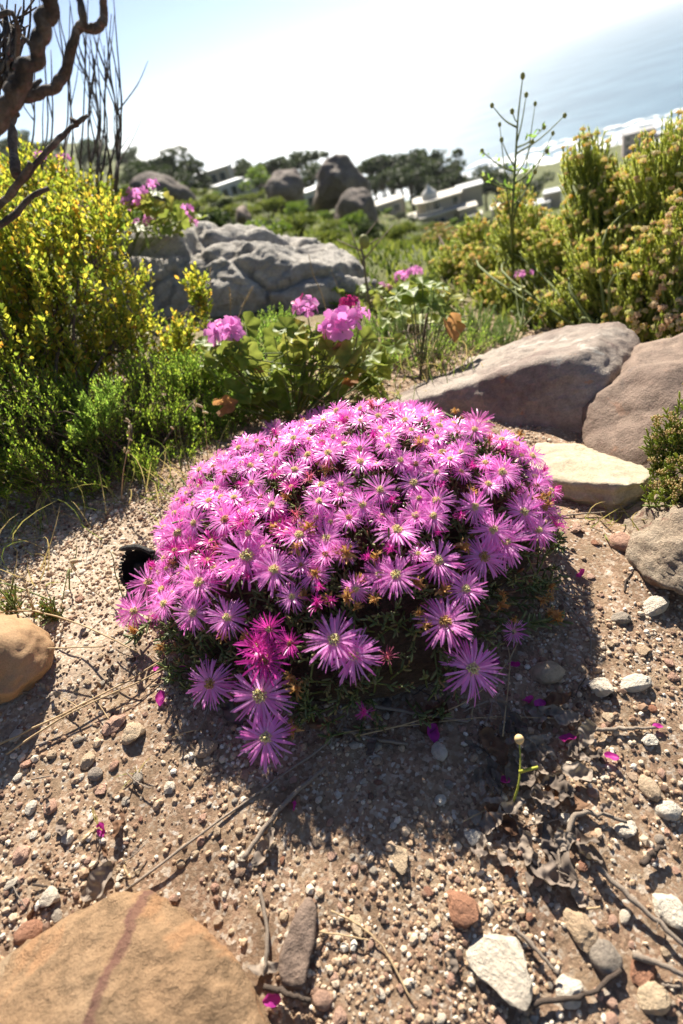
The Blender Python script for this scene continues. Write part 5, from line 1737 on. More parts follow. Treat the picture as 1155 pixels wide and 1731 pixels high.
gtwig('reddish dry stalk leaning from the ochre boulder to the flowers', [(-20, 1036), (60, 1034), (150, 1062), (232, 1102)], .0016, 'straw', .03)
gtwig('second reddish stalk lying across the ochre boulder', [(-20, 1112), (60, 1098), (175, 1093)], .0012, 'straw', .03)
gtwig('long double straw across the open gravel', [(-10, 1262), (90, 1215), (200, 1160), (270, 1118)], .0016, 'straw')
gtwig('pale straw lying beside the long double straw', [(10, 1275), (120, 1205), (240, 1150), (300, 1118)], .0013, 'straw')
gtwig('dark stick by the orange sandstone chip', [(1070, 1615), (1110, 1628), (1160, 1650)], .0034)
gtwig('short charred stick near the lumpy cream stone', [(1085, 1462), (1100, 1447), (1122, 1432)], .0036, 'stickdark')
gtwig('brown stalk hanging below the flowers on the shaded soil', [(300, 1095), (330, 1150), (350, 1200), (330, 1240)], .0015, 'stick')
gtwig('pale stalk end lying on the ochre stone', [(348, 1275), (362, 1250), (378, 1225)], .002, 'stick')
gtwig('thin dry stalk on the gravel right of the flowers', [(860, 1120), (920, 1000), (990, 1060), (1000, 1110)], .0011, 'stick')
gtwig('forked grey stalk below the granite boulder', [(930, 980), (960, 1005), (1000, 1010)], .0013, 'stick')
for k in range(46):
    x0, y0 = random.choice([(random.uniform(0, 320), random.uniform(1060, 1500)), (random.uniform(640, 1150), random.uniform(1000, 1720)), (random.uniform(780, 1010), random.uniform(1180, 1500))])
    a = random.uniform(0, 6.28); L = random.uniform(18, 75)
    o = gtwig('short dry twig fragment scattered on the gravel', [(x0, y0), (x0 + L * .5 * math.cos(a) + random.uniform(-6, 6), y0 + L * .4 * math.sin(a)), (x0 + L * math.cos(a), y0 + L * .7 * math.sin(a))], random.uniform(.0007, .0016), random.choice(['stick', 'stickdark', 'straw']))
    o['group'] = 'twig fragments on the gravel'

# ------------------------------------------------------------------ dead leaves, petals and the charred pod
M['dead'] = leaf_mat('grey_dead_leaf', [(0, (.17, .135, .11)), (.5, (.30, .24, .20)), (1, (.44, .36, .29))], .15, .95, .08, 1.0, 'object', nscale=3)
M['deadbr'] = leaf_mat('brown_dead_leaf', [(0, (.19, .10, .06)), (1, (.34, .2, .12))], .25, .8, .25, 1.0, 'object', nscale=3)


def crumple(seed, curl, wr, n=12, asp=.6):
    g = np.random.default_rng(seed)
    V = []; ph = g.uniform(0, 6, 6)
    for i in range(n + 1):
        for j in range(n + 1):
            u, v = i / n - .5, j / n - .5
            w = math.sqrt(max(.02, 1 - (2 * v) ** 2)) * asp
            x = u * 2 * w * .5
            th = x * curl * 2
            X_ = math.sin(th) / max(curl * 2, .01); Z_ = (1 - math.cos(th)) / max(curl * 2, .01)
            Z_ += wr * (math.sin(16 * x + ph[0] + 4 * v) * .5 + math.sin(9 * v + ph[1] + 6 * x) * .7 + .4 * math.sin(25 * v + ph[2]))
            Z_ += .35 * v * v * g.uniform(.8, 1.2)
            V.append((X_ + wr * .5 * math.sin(12 * v + ph[3]), v + wr * .5 * math.sin(14 * x + ph[4]), Z_))
    Fq = [(i * (n + 1) + j, i * (n + 1) + j + 1, (i + 1) * (n + 1) + j + 1, (i + 1) * (n + 1) + j) for i in range(n) for j in range(n)]
    return np.array(V), np.array(Fq)


DL = [mk('dead_leaf', *crumple(800 + s, rng.uniform(.8, 2.8), rng.uniform(.05, .1), 18, [.3, .55, .35, .6, .4, .5, .35, .55][s]), M['dead' if s < 5 else 'deadbr'], data_only=True) for s in range(8)]


def dead_leaf(px, py, s, var, label, group=None, lift=.006):
    p = Pg(px, py, lift)
    t = np.linalg.norm(p - CAM)
    o = ob('dead_leaf', DL[var], None, p, zframe(nrm(np.array([rng.normal() * .4, -.25 + rng.normal() * .3, 1]))), s / F * t)
    return tag(o, label, 'dead leaf', group)


for k in range(58):
    while True:
        x0, y0 = random.gauss(900, 62), random.gauss(1310, 75)
        if 770 < x0 < 1030 and 1180 < y0 < 1480: break
    dead_leaf(x0, y0, random.uniform(20, 46), random.choice((0, 1, 2, 3, 4, 4, 0)), 'curled charcoal-grey dead leaf in the heap of leaf litter', 'grey dead leaves in the litter heap', random.uniform(.004, .016))
for x0, y0, s, v, lb in ((945, 1440, 78, 0, 'big crumpled grey dead leaf lying below the litter heap'), (935, 1482, 60, 3, 'folded dark grey dead leaf under the big crumpled one'),
                         (955, 1350, 62, 6, 'twisted brown dead leaf among the grey ones'), (845, 1385, 56, 7, 'small curled brown dead leaf beside the yellow-green seedling'), (835, 1262, 60, 5, 'rust brown dead leaf near the seedling bud'),
                         (935, 1185, 56, 6, 'reddish brown dead leaf near the rounded pale tan stone'), (735, 1215, 60, 7, 'flat brown dead leaf under the pale grey stick'), (545, 1225, 70, 6, 'long curled tan leaf hanging at the plant edge'),
                         (630, 1260, 36, 1, 'small grey dead leaf under the flowers'), (388, 1200, 62, 2, 'pleated grey dead leaf on its stalk below the flowers'), (450, 1432, 52, 4, 'torn grey leaf fan on the end of the thick stalk'),
                         (447, 1636, 44, 0, 'knot of dry grey leaf beside the foreground boulder'), (200, 1395, 40, 6, 'small brown dead leaf on the open gravel'), (165, 1490, 50, 1, 'tangle of dark dead leaf behind the foreground boulder'), (655, 1170, 66, 2, 'woody grey leaf husk beneath the hanging flowers')):
    dead_leaf(x0, y0, s, v, lb)
for k in range(26):
    x0, y0 = random.choice([(random.gauss(150, 70), random.gauss(1490, 25)), (random.uniform(20, 200), random.uniform(1100, 1180)), (random.uniform(60, 330), random.uniform(1330, 1480)), (random.uniform(700, 1100), random.uniform(1200, 1700))])
    dead_leaf(x0, y0, random.uniform(16, 34), random.randrange(8), 'small scrap of dry leaf scattered over the open gravel', 'scraps of dry leaf')
M['fallen'] = leaf_mat('fallen_petal', [(0, (.42, .02, .25)), (1, (.55, .05, .38))], .4, .5, .3, 1.2, 'object')
FPM = [mk('fallen_petal', *crumple(830 + s, 1.4, .06, 6, .7), M['fallen'], data_only=True) for s in range(3)]
for k, (x0, y0, s) in enumerate(((733, 1239, 30), (960, 1250, 30), (1034, 1280, 20), (852, 1320, 24), (895, 1185, 26), (912, 1190, 22), (272, 1180, 24), (500, 1362, 22), (172, 1402, 20), (835, 1120, 20), (980, 968, 20), (1112, 1228, 14), (825, 1140, 18), (460, 1690, 24), (565, 1185, 34), (310, 1130, 18), (870, 1125, 22), (265, 1130, 14))):
    p = Pg(x0, y0, .006); t = np.linalg.norm(p - CAM)
    tag(ob('fallen_petal', FPM[k % 3], None, p, zframe(nrm(rng.normal(size=3) * .5 + np.array([0, 0, 1]))), s / F * t), 'fallen magenta petal lying on the soil', 'petal', 'fallen magenta petals')
# charred pod: a black scorched bowl of scales
M['char'] = solid_mat('charred_wood', (.03, .027, .025), .5, .45, .5, 60, .9, 260, .004)
M['ash'] = solid_mat('charred_rim', (.05, .045, .04), .8, .3, .6, 90, .8, 260, .004)
cp = empty('charred_pod')
tag(cp, 'black charred seed pod with ragged scaly rim lying at the edge of the flowers', 'seed pod')
c0 = Pg(238, 962, .03)
u, v = np.meshgrid(np.linspace(0, 2 * np.pi, 36, endpoint=False), np.linspace(0, 1, 10))
ax = frames(nrm(np.array([[-.25, -.55, .6]])), up=np.array([[0, 0, 1.]]))[0]
rad = .036 * np.sin(v * 1.9) * (1 + .06 * np.sin(9 * u)); hgt = -.034 * np.cos(v * 1.75)
bl = np.stack([rad * np.cos(u), hgt, rad * np.sin(u)], -1).reshape(-1, 3)
i, j = np.meshgrid(np.arange(9), np.arange(36), indexing='ij'); i = i.ravel(); j = j.ravel(); j2 = (j + 1) % 36
mk('shell', bl @ ax.T + c0, [np.stack([i * 36 + j, i * 36 + j2, (i + 1) * 36 + j2, (i + 1) * 36 + j], 1)], M['char'], cp)
for q in range(40):
    a = q / 40 * 6.283; d = np.array([math.cos(a), .25 + rng.uniform(-.1, .3), math.sin(a)])
    p = np.array([.033 * math.cos(a), .006, .033 * math.sin(a)])
    ob('scale', FINM_C if 'FINM_C' in globals() else globals().setdefault('FINM_C', mk('scale', FIN_V, FIN_F, M['char'], data_only=True)), cp, ax @ p + c0, (ax @ frames(d[None])[0]) * np.array([.008, .007, .004]))
mk('core', SHD[0] * np.array([.014, .012, .014]) * (1 + .25 * fbm(SHD[0], .4, 3, 5))[:, None] @ ax.T + c0 - ax[:, 1] * .012 + ax[:, 0] * .008, SHD[1], M['ash'], cp)
branch(cp, 'stalk', [c0 + ax @ np.array([-.03, .004, .026]), c0 + ax @ np.array([0, .012, .036]), c0 + ax @ np.array([.036, .008, .034])], .005, .004, 10, 7, .2, 'char')

# ================================================================== DOWN THE SLOPE
FB = lambda pts, t, back: [P(x, y, t * k) for x, y, k in pts] + [P(x, y, t * k) + np.array([0, back, -back * .25]) for x, y, k in pts]
boulder('hillside_boulder', FB([(450, 350, 1), (455, 300, 1), (470, 283, 1.01), (500, 279, 1.01), (512, 300, 1), (514, 350, 1), (485, 320, .97)], 72, 5), 'rock_far', 'dark broad granite boulder on the slope beside the tall one', sub=5, rnd=5, amp=(.5, .12), sc=(3., .8), seed=21.)
boulder('hillside_boulder', FB([(535, 345, 1), (541, 285, 1), (552, 260, 1.01), (575, 258, 1.01), (600, 276, 1), (622, 300, 1), (632, 345, 1), (570, 300, .97)], 78, 6), 'rock_far', 'tallest dark granite boulder on the slope against the sea', sub=5, rnd=4, amp=(.6, .15), sc=(3., .8), seed=22.)
boulder('hillside_boulder', FB([(572, 385, 1), (574, 340, 1), (590, 322, 1.01), (615, 318, 1.01), (634, 335, 1), (642, 385, 1), (605, 345, .97)], 60, 4), 'rock_far', 'rounded dark granite boulder at the foot of the tall one', sub=5, rnd=6, amp=(.35, .1), sc=(2.5, .6), seed=23.)
boulder('hillside_boulder', FB([(205, 350, 1), (215, 305, 1), (250, 292, 1.01), (290, 298, 1.01), (322, 325, 1), (330, 350, 1), (270, 320, .97)], 34, 3), 'rock_far', 'low brown granite boulder on the slope beyond the pink geraniums', sub=5, rnd=6, amp=(.2, .06), sc=(1.5, .4), seed=24.)
boulder('hillside_boulder', FB([(395, 380, 1), (400, 350, 1), (412, 346, 1.01), (425, 365, 1), (430, 382, 1), (412, 365, .98)], 26, 1), 'rock_brown', 'small pale brown rock on the grassy slope', 'rock', sub=4, rnd=4, amp=(.05, .02), sc=(.5, .2), seed=25.)
boulder('hillside_boulder', FB([(640, 455, 1), (660, 436, 1.01), (720, 436, 1.01), (730, 455, 1), (690, 445, .98)], 9, .5), 'rock_brown', 'low flat earthy rock behind the tan-headed bush', 'rock', sub=4, rnd=4, amp=(.03, .01), sc=(.3, .1), seed=26.)

M['farleaf'] = leaf_mat('dark_tree_leaf', [(0, (.02, .035, .014)), (.6, (.04, .06, .022)), (1, (.07, .09, .03))], .35, .6, .3, 1.2)
M['farleaf2'] = leaf_mat('olive_scrub_leaf', [(0, (.06, .09, .02)), (.5, (.13, .165, .035)), (1, (.22, .24, .06))], .45, .6, .3, 1.3)
M['farleaf3'] = leaf_mat('fresh_green_leaf', [(0, (.06, .11, .02)), (.5, (.12, .19, .03)), (1, (.2, .26, .05))], .45, .6, .3, 1.3)
M['farbark'] = solid_mat('tree_bark', (.09, .07, .055), .9, .2, .3, 2)


def tree_data(kind, seed):
    """unit tree, 1 tall -> trunk mesh, crown mesh"""
    g = np.random.default_rng(seed)
    lobes = []
    if kind == 'round':
        for _ in range(9):
            lobes.append((np.array([g.normal() * .2, g.normal() * .2, g.uniform(.42, .8)]), g.uniform(.13, .22)))
    elif kind == 'umbrella':
        for _ in range(9):
            lobes.append((np.array([g.normal() * .26, g.normal() * .26, g.uniform(.74, .9)]), g.uniform(.09, .16)))
    else:
        for q in range(8):
            h = .2 + q * .1
            lobes.append((np.array([g.normal() * .05, g.normal() * .05, h]), .19 * (1.05 - h) + .03))
    P_, N_ = [], []
    for c, r in lobes:
        k = int(900 * r)
        d = nrm(g.normal(size=(k, 3)))
        P_.append(c + d * r * g.uniform(.55, 1.05, (k, 1)) * np.array([1, 1, .8])); N_.append(d)
    P_ = np.concatenate(P_); N_ = np.concatenate(N_)
    n = len(P_)
    Mf = frames(N_ + rng.normal(size=(n, 3)) * .9) * np.array([.045, .055, .045]) * g.uniform(.6, 1.4, (n, 1, 1))
    cv, cf = scatter(LEAF_V - np.array([0, .5, 0]), LEAF_F, Mf, P_)
    tm = MB()
    top = .55 if kind != 'umbrella' else .72
    tm.tube(curve([(0, 0, -.08), (g.normal() * .02, g.normal() * .02, top * .5), (g.normal() * .03, g.normal() * .03, top)], 8), np.linspace(.03, .014, 8), 6)
    for c, r in lobes[:6]:
        tm.tube(curve([(0, 0, top * .7), c * np.array([.6, .6, 1]) - np.array([0, 0, .08]), c], 5), np.linspace(.012, .004, 5), 4)
    return tm, (cv, cf)


TREES = {}
for kind, mname in (('round', 'farleaf'), ('umbrella', 'farleaf'), ('cone', 'farleaf'), ('light', 'farleaf3')):
    for s in range(2):
        tm, cr = tree_data('round' if kind == 'light' else kind, 900 + s * 7 + len(kind))
        TREES[(kind, s)] = (tm.build('trunk', M['farbark'], data_only=True), mk('crown', cr[0], cr[1], M[mname], data_only=True))


def tree(kind, x, y, z, h, wide, label, group=None):
    root = empty('tree')
    tag(root, label, 'tree', group)
    tm, cr = TREES[(kind, random.randrange(2))]
    a = random.uniform(0, 6.28)
    R3 = np.array([[math.cos(a) * wide, -math.sin(a) * wide, 0], [math.sin(a) * wide, math.cos(a) * wide, 0], [0, 0, 1]])
    ob('trunk', tm, root, (x, y, z), R3, h); ob('crown', cr, root, (x, y, z), R3, h)
    return root


def tree_px(kind, px, py_top, dist, wide, label, group=None):
    x, y, zt, zr = at_az(px, py_top, dist)
    return tree(kind, x, y, zt, max(1.5, zr - zt), wide, label, group)


for px, pt, d in ((212, 272, 120), (228, 262, 125), (243, 256, 128), (258, 252, 130), (272, 254, 132), (287, 258, 134), (302, 268, 138), (235, 275, 110), (280, 272, 115)):
    tree_px('round', px, pt, d, 1.25, 'dark dense tree in the clump above the houses at the hill edge', 'dark trees in the clump at the hill edge')
tree_px('cone', 327, 262, 140, 1.2, 'small pointed dark tree standing alone beside the white house roofs')
tree_px('light', 428, 272, 118, 1.3, 'bright green round tree beside the white house')
tree_px('round', 402, 262, 165, 1.0, 'dark tree standing between the roofs behind the white house')
for px, pt, d in ((468, 262, 150), (485, 260, 152), (503, 262, 150), (520, 268, 140), (455, 266, 148)):
    tree_px('umbrella' if px % 2 else 'round', px, pt, d, 1.2, 'dark tree behind the broad granite boulder', 'dark trees behind the broad boulder')
for px, pt, d in ((622, 262, 165), (640, 266, 170), (655, 272, 160), (668, 262, 175), (684, 260, 178), (697, 263, 172), (710, 262, 168), (722, 268, 165), (735, 270, 170), (748, 276, 168), (762, 282, 170), (660, 285, 150), (690, 285, 150), (715, 290, 148), (640, 292, 140), (740, 295, 150)):
    tree_px(['umbrella', 'round'][px % 2], px, pt, d, 1.15, 'dark pine in the belt of trees above the modern house', 'dark pines above the modern house')
for px, pt, d in ((795, 285, 190), (815, 276, 195), (835, 274, 200), (860, 290, 190), (880, 297, 200), (905, 290, 210)):
    tree_px('round', px, pt, d, 1.2, 'dark tree near the shore seen through the tall weed', 'dark trees near the shore')
for k in range(48):
    px, py = random.uniform(-60, 215), random.uniform(215, 300)
    d = random.uniform(220, 420)
    r_ = ray(px, py)
    x, y = r_[0] / math.hypot(r_[0], r_[1]) * d, r_[1] / math.hypot(r_[0], r_[1]) * d
    tree(random.choice(['round', 'round', 'cone']), x, y, float(terrain(x, y)), random.uniform(5, 10), 1.3, 'dark tree growing on the distant hillside behind the bare twigs', 'trees on the distant hillside')

for px, pt, d in ((655, 372, 96), (676, 380, 90), (700, 388, 92), (728, 392, 90), (765, 385, 88), (795, 378, 92), (820, 372, 95)):
    tree_px('light' if px % 2 else 'round', px, pt, d, 1.4, 'leafy garden tree in front of the modern house terraces', 'garden trees of the modern house')
# rounded scrub bushes on the slope
def bush_data(seed, mat):
    g = np.random.default_rng(seed)
    lob = [(np.array([g.normal() * .28, g.normal() * .28, g.uniform(.25, .5)]), g.uniform(.25, .42)) for _ in range(7)]
    P_, N_ = [], []
    for c, r in lob:
        k = int(1500 * r * r) + 60
        d = nrm(g.normal(size=(k, 3))); d[:, 2] = np.abs(d[:, 2]) - .2
        P_.append(c + d * r * g.uniform(.6, 1.05, (k, 1))); N_.append(d)
    P_ = np.concatenate(P_); N_ = np.concatenate(N_); n = len(P_)
    Mf = frames(N_ * .8 + np.array([0, 0, .5]) + rng.normal(size=(n, 3)) * .7) * np.array([.06, .1, .06]) * g.uniform(.6, 1.3, (n, 1, 1))
    v, f = scatter(LEAF_V - np.array([0, .4, 0]), LEAF_F, Mf, P_)
    tm = MB()
    for c, r in lob: tm.tube(curve([(0, 0, -.1), c * np.array([.5, .5, .4]), c], 5), np.linspace(.03, .01, 5), 4)
    return mk('crown', v, f, M[mat], data_only=True), tm.build('stem', M['farbark'], data_only=True)


BUSH = [bush_data(950 + s, ['farleaf2', 'farleaf2', 'farleaf3', 'farleaf'][s % 4]) for s in range(8)]
BL = ['olive rounded scrub bush on the slope below the boulders', 'olive rounded scrub bush on the slope below the boulders', 'fresh green rounded bush on the slope below the boulders', 'dark green rounded bush on the slope below the boulders']
nb = 0
occ = []
for _ in range(3000):
    if nb >= 190: break
    px = random.uniform(200, 830); py = random.uniform(285, 470)
    p = G(px, py)
    d = math.hypot(p[0], p[1])
    if not (5 < d < 190): continue
    s = random.uniform(.55, 1.0) * (.35 + .04 * min(d, 45))
    ss_ = s / d * 1100
    if any(math.hypot(px - a, (py - b) * 1.6) < (ss_ + c) * .42 for a, b, c in occ): continue
    if d > 60 and 640 < px < 840 and 300 < py < 392: continue
    occ.append((px, py, ss_))
    k = random.randrange(8)
    root = empty('scrub_bush')
    tag(root, BL[k % 4], 'bush', BL[k % 4].split(' rounded')[0] + ' bushes on the slope')
    a = random.uniform(0, 6.28)
    R3 = np.array([[math.cos(a), -math.sin(a), 0], [math.sin(a), math.cos(a), 0], [0, 0, random.uniform(.7, 1.0)]])
    ob('crown', BUSH[k][0], root, p, R3, s); ob('stem', BUSH[k][1], root, p, R3, s)
    nb += 1
# low scrub carpet
n = 36000
dd = np.exp(rng.uniform(math.log(1.9), math.log(160), n)); az = np.radians(rng.uniform(-32, 42, n))
x = np.sin(az) * dd; y = np.cos(az) * dd
keep = vnoise(x, y, 1.2 + dd.mean() * .02, 4) + rng.normal(size=n) * .4 > -.25
keep &= (dd > 3.2) | (np.degrees(az) > 6)
x, y, dd = x[keep], y[keep], dd[keep]
n = len(x)
sz = (.028 + .009 * np.minimum(dd, 60)) * rng.uniform(.5, 1.3, n)
Mf = frames(np.c_[rng.normal(size=(n, 2)) * .55, np.ones(n)]) * np.stack([sz * .35, sz, sz * .35], 1)[:, None, :]
tag(mk('scrub_carpet', *scatter(DIA_V, DIA_F, Mf, np.c_[x, y, terrain(x, y) - sz * .1]), M['farleaf2']), 'low olive scrub and grass carpeting the slope', 'scrub', kind='stuff')

# ------------------------------------------------------------------ houses
M['white'] = solid_mat('white_render', (.62, .60, .56), .8, .3, .1, .6)
M['cream'] = solid_mat('cream_render', (.44, .385, .31), .8, .3, .1, .6)
M['slab'] = solid_mat('concrete_slab', (.50, .46, .40), .7, .3, .1, .6)
M['roofgrey'] = solid_mat('grey_roof', (.28, .27, .27), .6, .4, .15, .8)
M['pinkwall'] = solid_mat('mauve_render', (.42, .34, .34), .8, .3, .1, .5)
M['metalroof'] = solid_mat('pale_metal_roof', (.5, .5, .5), .4, .5, .08, .5)


def glass_mat():
    mt, nt, out = mat_new('window_glass')
    principled(nt, out, (.03, .045, .06), .08, .6)
    return mt


M['glass'] = glass_mat()
M['frame'] = solid_mat('window_frame', (.6, .6, .58), .5, .4, .05, 2)


class House:
    def __init__(s, name, label, px, py, dist, turn=0.0, dz=0.0, k=1.0):
        x, y, zt, zr = at_az(px, py, dist)
        s.root = empty(name); tag(s.root, label, 'house')
        s.o = np.array([x, y, zt + dz]); s.a = -math.atan2(x, y) + turn
        s.k = math.cos(s.a), math.sin(s.a); s.s = k

    def w(s, V):
        V = np.asarray(V, float) * s.s
        return np.stack([V[:, 0] * s.k[0] - V[:, 1] * s.k[1], V[:, 0] * s.k[1] + V[:, 1] * s.k[0], V[:, 2]], 1) + s.o

    def part(s, name, mat, mb, parent=None, smooth=False):
        V, Fs = mb.data()
        return mk(name, s.w(V), Fs, M[mat], parent or s.root, smooth)

    def block(s, c, sz, wall='white', roof='roofgrey', name='wall', over=.25, thick=.3):
        """c = centre of the base; wall box and roof slab"""
        s.part(name, wall, MB().box((c[0], c[1], c[2] + sz[2] / 2 - 1.5), (sz[0], sz[1], sz[2] + 3)))
        return s.part('roof', roof, MB().box((c[0], c[1], c[2] + sz[2] + thick / 2 + .003), (sz[0] + over * 2, sz[1] + over * 2, thick)))

    def windows(s, y, z, xs, w_, h_):
        for x in xs:
            f = s.part('window', 'frame', MB().box((x, y - .04, z), (w_ + .2, .1, h_ + .2)))
            s.part('pane', 'glass', MB().box((x, y - .10, z), (w_, .06, h_)), f)


def arc(cx, cy, rx, ry, a0, a1, n=20):
    t = np.linspace(math.radians(a0), math.radians(a1), n)
    return np.c_[cx + rx * np.cos(t), cy + ry * np.sin(t)]


# the modern house with curved terraces
h = House('modern_house', 'sprawling cream modern house with curved terraces and a white tent-like dome', 742, 385, 112, 0.0, -.8, .66)
low = np.concatenate([arc(-1.5, 0, 5.5, 4.5, 180, 300), [[5.5, -3.0], [5.5, 6], [-7, 6]]])
h.part('wall', 'cream', MB().prism(low, -3, 3.2))
h.part('terrace', 'slab', MB().prism(np.concatenate([arc(-1.5, 0, 6.3, 5.3, 175, 305), [[6.2, -3.6], [6.2, 6.3], [-7.6, 6.3]]]), 3.204, 3.6))
h.windows(-4.35, 1.4, (-.6, 1.2), 1.3, 2.0); h.windows(-3.1, 1.4, (4.2,), 1.4, 2.0)
up_ = np.concatenate([arc(-1.2, 2, 3.6, 3.2, 180, 300), [[6.5, 0], [6.5, 8], [-4.8, 8]]])
h.part('wall', 'cream', MB().prism(up_, 3.604, 6.2))
h.windows(-1.0, 4.9, (-1.5, .3), 1.3, 1.7); h.windows(-.2, 4.9, (3.2, 5.2), 1.3, 1.7)
h.part('roof', 'slab', MB().prism(np.concatenate([arc(-1.2, 2, 4.6, 4.2, 178, 302), [[7.2, -.8], [7.2, 8.6], [-5.8, 8.6]]]), 6.204, 6.55))
dm = MB()
u = np.linspace(0, 2 * np.pi, 25)[:-1]
prof = [(2.0, 6.55), (2.1, 7.6), (1.75, 8.1), (1.0, 8.7), (.5, 9.3), (.12, 9.9), (0.01, 10.0)]
Vd = np.concatenate([np.c_[r * np.cos(u) - 1.2, r * np.sin(u) + 2.2, np.full(24, z)] for r, z in prof])
i, j = np.meshgrid(np.arange(6), np.arange(24), indexing='ij'); i = i.ravel(); j = j.ravel(); j2 = (j + 1) % 24
dm.add(Vd, np.stack([i * 24 + j, i * 24 + j2, (i + 1) * 24 + j2, (i + 1) * 24 + j], 1))
h.part('dome', 'white', dm, smooth=True)
h.part('wing', 'cream', MB().box((7.8, -2, .4), (4.4, 7, 5.6))); h.part('roof', 'slab', MB().box((7.8, -2, 3.36), (5.0, 7.6, .3)))
h.part('wing', 'cream', MB().box((9.2, -6.2, -1.0), (3.6, 4, 5))); h.part('roof', 'slab', MB().box((9.2, -6.2, 1.66), (4.0, 4.4, .3)))
h.windows(-5.5, 1.0, (6.6,), 1.3, 1.6); h.windows(-8.2, -.2, (8.6, 10), .9, 1.3)
h.part('wing', 'cream', MB().box((9.4, 7, 3.6), (6, 6, 5.2))); h.part('roof', 'metalroof', MB().box((9.4, 7, 6.4), (7, 7, .35)))
for k, (rx, z) in enumerate(((3.8, .4), (4.6, -.9), (5.3, -2.1))):
    a = arc(-7.6, -1, rx, rx * .8, 150, 310, 22); b = arc(-7.6, -1, rx - .35, (rx - .35) * .8, 150, 310, 22)[::-1]
    mbp = MB(); n_ = 22
    V = np.concatenate([np.c_[a, np.full(22, z)], np.c_[a, np.full(22, z - 2)], np.c_[b[::-1], np.full(22, z)], np.c_[b[::-1], np.full(22, z - 2)]])
    q = np.arange(21)
    mbp.add(V, np.concatenate([np.stack([q, q + 1, q + 23, q + 22], 1), np.stack([q + 44, q + 66, q + 67, q + 45], 1), np.stack([q, q + 44, q + 45, q + 1], 1)]))
    h.part('garden_wall', 'white', mbp)
for ax_ in range(9):
    p = arc(-1.5, 0, 6.1, 5.1, 185, 300, 9)[ax_]
    h.part('baluster', 'white', MB().box((p[0], p[1], 4.05), (.12, .12, .9)))
h.part('handrail', 'white', (lambda m_: (m_.tube(np.c_[arc(-1.5, 0, 6.1, 5.1, 185, 300, 16), np.full(16, 4.55)], .07, 5), m_)[1])(MB()))

h = House('white_house', 'white cubic house with big windows on the hill beside the bright green tree', 385, 312, 118, .25, 0, .8)
h.block((0, 0, 0), (6, 6, 3.2), 'white', 'metalroof'); h.block((3.4, 1.2, 0), (6.4, 4.5, 2.2), 'white', 'metalroof')
h.windows(-3.02, 1.7, (-1.8, 0.2, 2.0), 1.2, 1.7); h.windows(-1.07, 1.2, (4.0, 5.6), 1.0, 1.2)
h = House('white_house', 'pale house with a long low roof near the pointed dark tree', 345, 284, 150, -.2)
h.block((0, 0, 0), (11, 6, 3.0), 'cream', 'metalroof'); h.windows(-3.02, 1.6, (-3.5, -.8, 1.9, 4.0), 1.3, 1.5)
h = House('grey_house', 'grey gabled house poking above the trees behind the white cubic house', 402, 275, 175, .1)
h.block((0, 0, 1), (5.5, 5, 5.5), 'pinkwall', 'roofgrey'); h.windows(-2.52, 4.6, (-1.3, 1.2), 1.1, 1.4)
h.part('gable', 'roofgrey', MB().prism([(-3, -2.9), (3, -2.9), (3, 2.9), (-3, 2.9)], 6.81, 7.1))
h = House('grey_house', 'dark roofed house between the grey gabled house and the broad boulder', 445, 280, 160, 0.0)
h.block((0, 0, 0), (7, 6, 3.6), 'pinkwall', 'roofgrey'); h.windows(-3.02, 2, (-2, 0, 2), 1.1, 1.5)
h = House('white_house', 'white roofed house glimpsed between the two tall boulders', 527, 300, 108, .1)
h.block((0, 0, 0), (4.5, 5, 2.8), 'white', 'metalroof'); h.windows(-2.52, 1.5, (-1.2, 1.0), 1.1, 1.4)
h = House('white_house', 'small white house in front of the pine belt, left of the modern house', 655, 345, 118, .2)
h.block((0, 0, 0), (5, 5, 2.4), 'cream', 'slab'); h.windows(-2.52, 1.3, (-1.3, 1.1), 1.0, 1.2)
h = House('white_house', 'low white-roofed house behind the everlasting shrub', 905, 335, 150, -.1, 0, .7)
h.block((0, 0, 0), (9, 7, 3.2), 'white', 'metalroof'); h.block((5, 3, 0), (5, 6, 5), 'cream', 'metalroof'); h.windows(-3.52, 1.8, (-3, -1, 1, 3), 1.1, 1.5)
h = House('white_house', 'pale flat-roofed house beside the modern house, behind the tall weed', 850, 350, 125, 0.0, 0, .7)
h.block((0, 0, 0), (6, 6, 3.4), 'white', 'slab'); h.windows(-3.02, 1.8, (-1.8, 0, 1.8), 1.0, 1.5)
h = House('shore_tower', 'mauve grey apartment block by the surf', 1078, 262, 420, 0.1)
h.block((0, 0, 0), (16, 12, 12), 'pinkwall', 'roofgrey'); h.block((14, 3, 0), (14, 10, 8), 'pinkwall', 'metalroof')
for q in range(3): h.windows(-6.02, 3 + q * 3.5, (-5.5, -1.8, 1.8, 5.5), 1.6, 1.8)
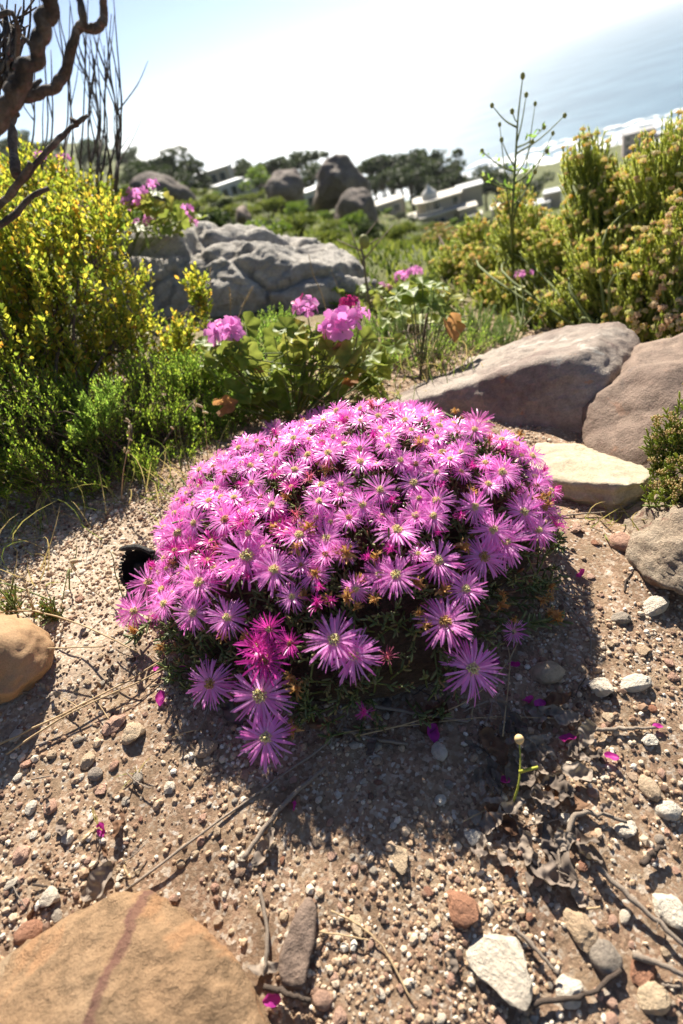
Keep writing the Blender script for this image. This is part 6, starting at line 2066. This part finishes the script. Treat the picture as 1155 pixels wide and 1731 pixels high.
for px, py, d, wl in ((1120, 275, 400, 'cream'),):
    h = House('shore_house', {1010: 'white cottage near the surf', 1120: 'cream cottage beside the mauve apartment block', 940: 'white cottage above the shore behind the weed'}[px], px, py, d, 0.1)
    h.block((0, 0, 0), (12, 9, 5), wl, 'metalroof'); h.windows(-4.52, 2.8, (-4, -1.2, 1.6, 4), 1.4, 1.6)

# ------------------------------------------------------------------ sea haze
HZ = mat_new('sea_haze')
pv = HZ[1].nodes.new('ShaderNodeVolumePrincipled')
pv.inputs['Color'].default_value = (.93, .96, 1.0, 1)
pv.inputs['Density'].default_value = .00009
pv.inputs['Anisotropy'].default_value = .35
HZ[1].links.new(pv.outputs[0], HZ[2].inputs['Volume'])
_zt = float(V_TOP)
tag(MB().box((0, 0, (_zt + V_BOT) / 2), (92000, 92000, _zt - V_BOT)).build('haze', HZ[0], smooth=False), 'thin pale sea haze', 'haze', kind='stuff')

# ------------------------------------------------------------------ put every thing's origin at its base
bpy.context.view_layer.update()


KIDS = {}
for _o in SC.objects:
    if _o.parent: KIDS.setdefault(_o.parent.name, []).append(_o)


def family(o):
    r = [o]
    for c in KIDS.get(o.name, []): r += family(c)
    return r


def all_pts(o):
    out = []
    for c in family(o):
        if c.type == 'MESH' and len(c.data.vertices):
            bb = np.array([list(c.matrix_world @ Vector(b)) for b in c.bound_box])
            out.append(bb)
    return np.concatenate(out) if out else None


for o in list(SC.objects):
    if o.parent or o.type in ('CAMERA', 'LIGHT') or o.get('kind') == 'structure': continue
    if o.matrix_basis.to_translation().length > 1e-6: continue
    b = all_pts(o)
    if b is None: continue
    base = Vector((float((b[:, 0].min() + b[:, 0].max()) / 2), float((b[:, 1].min() + b[:, 1].max()) / 2), float(b[:, 2].min())))
    if o.type == 'EMPTY':
        o.location = base
        for c in KIDS.get(o.name, []):
            c.matrix_basis = Matrix.Translation(-base) @ c.matrix_basis
    elif o.type == 'MESH' and o.data.users == 1 and o.get('kind') != 'stuff':
        o.data.transform(Matrix.Translation(-base))
        o.location = base
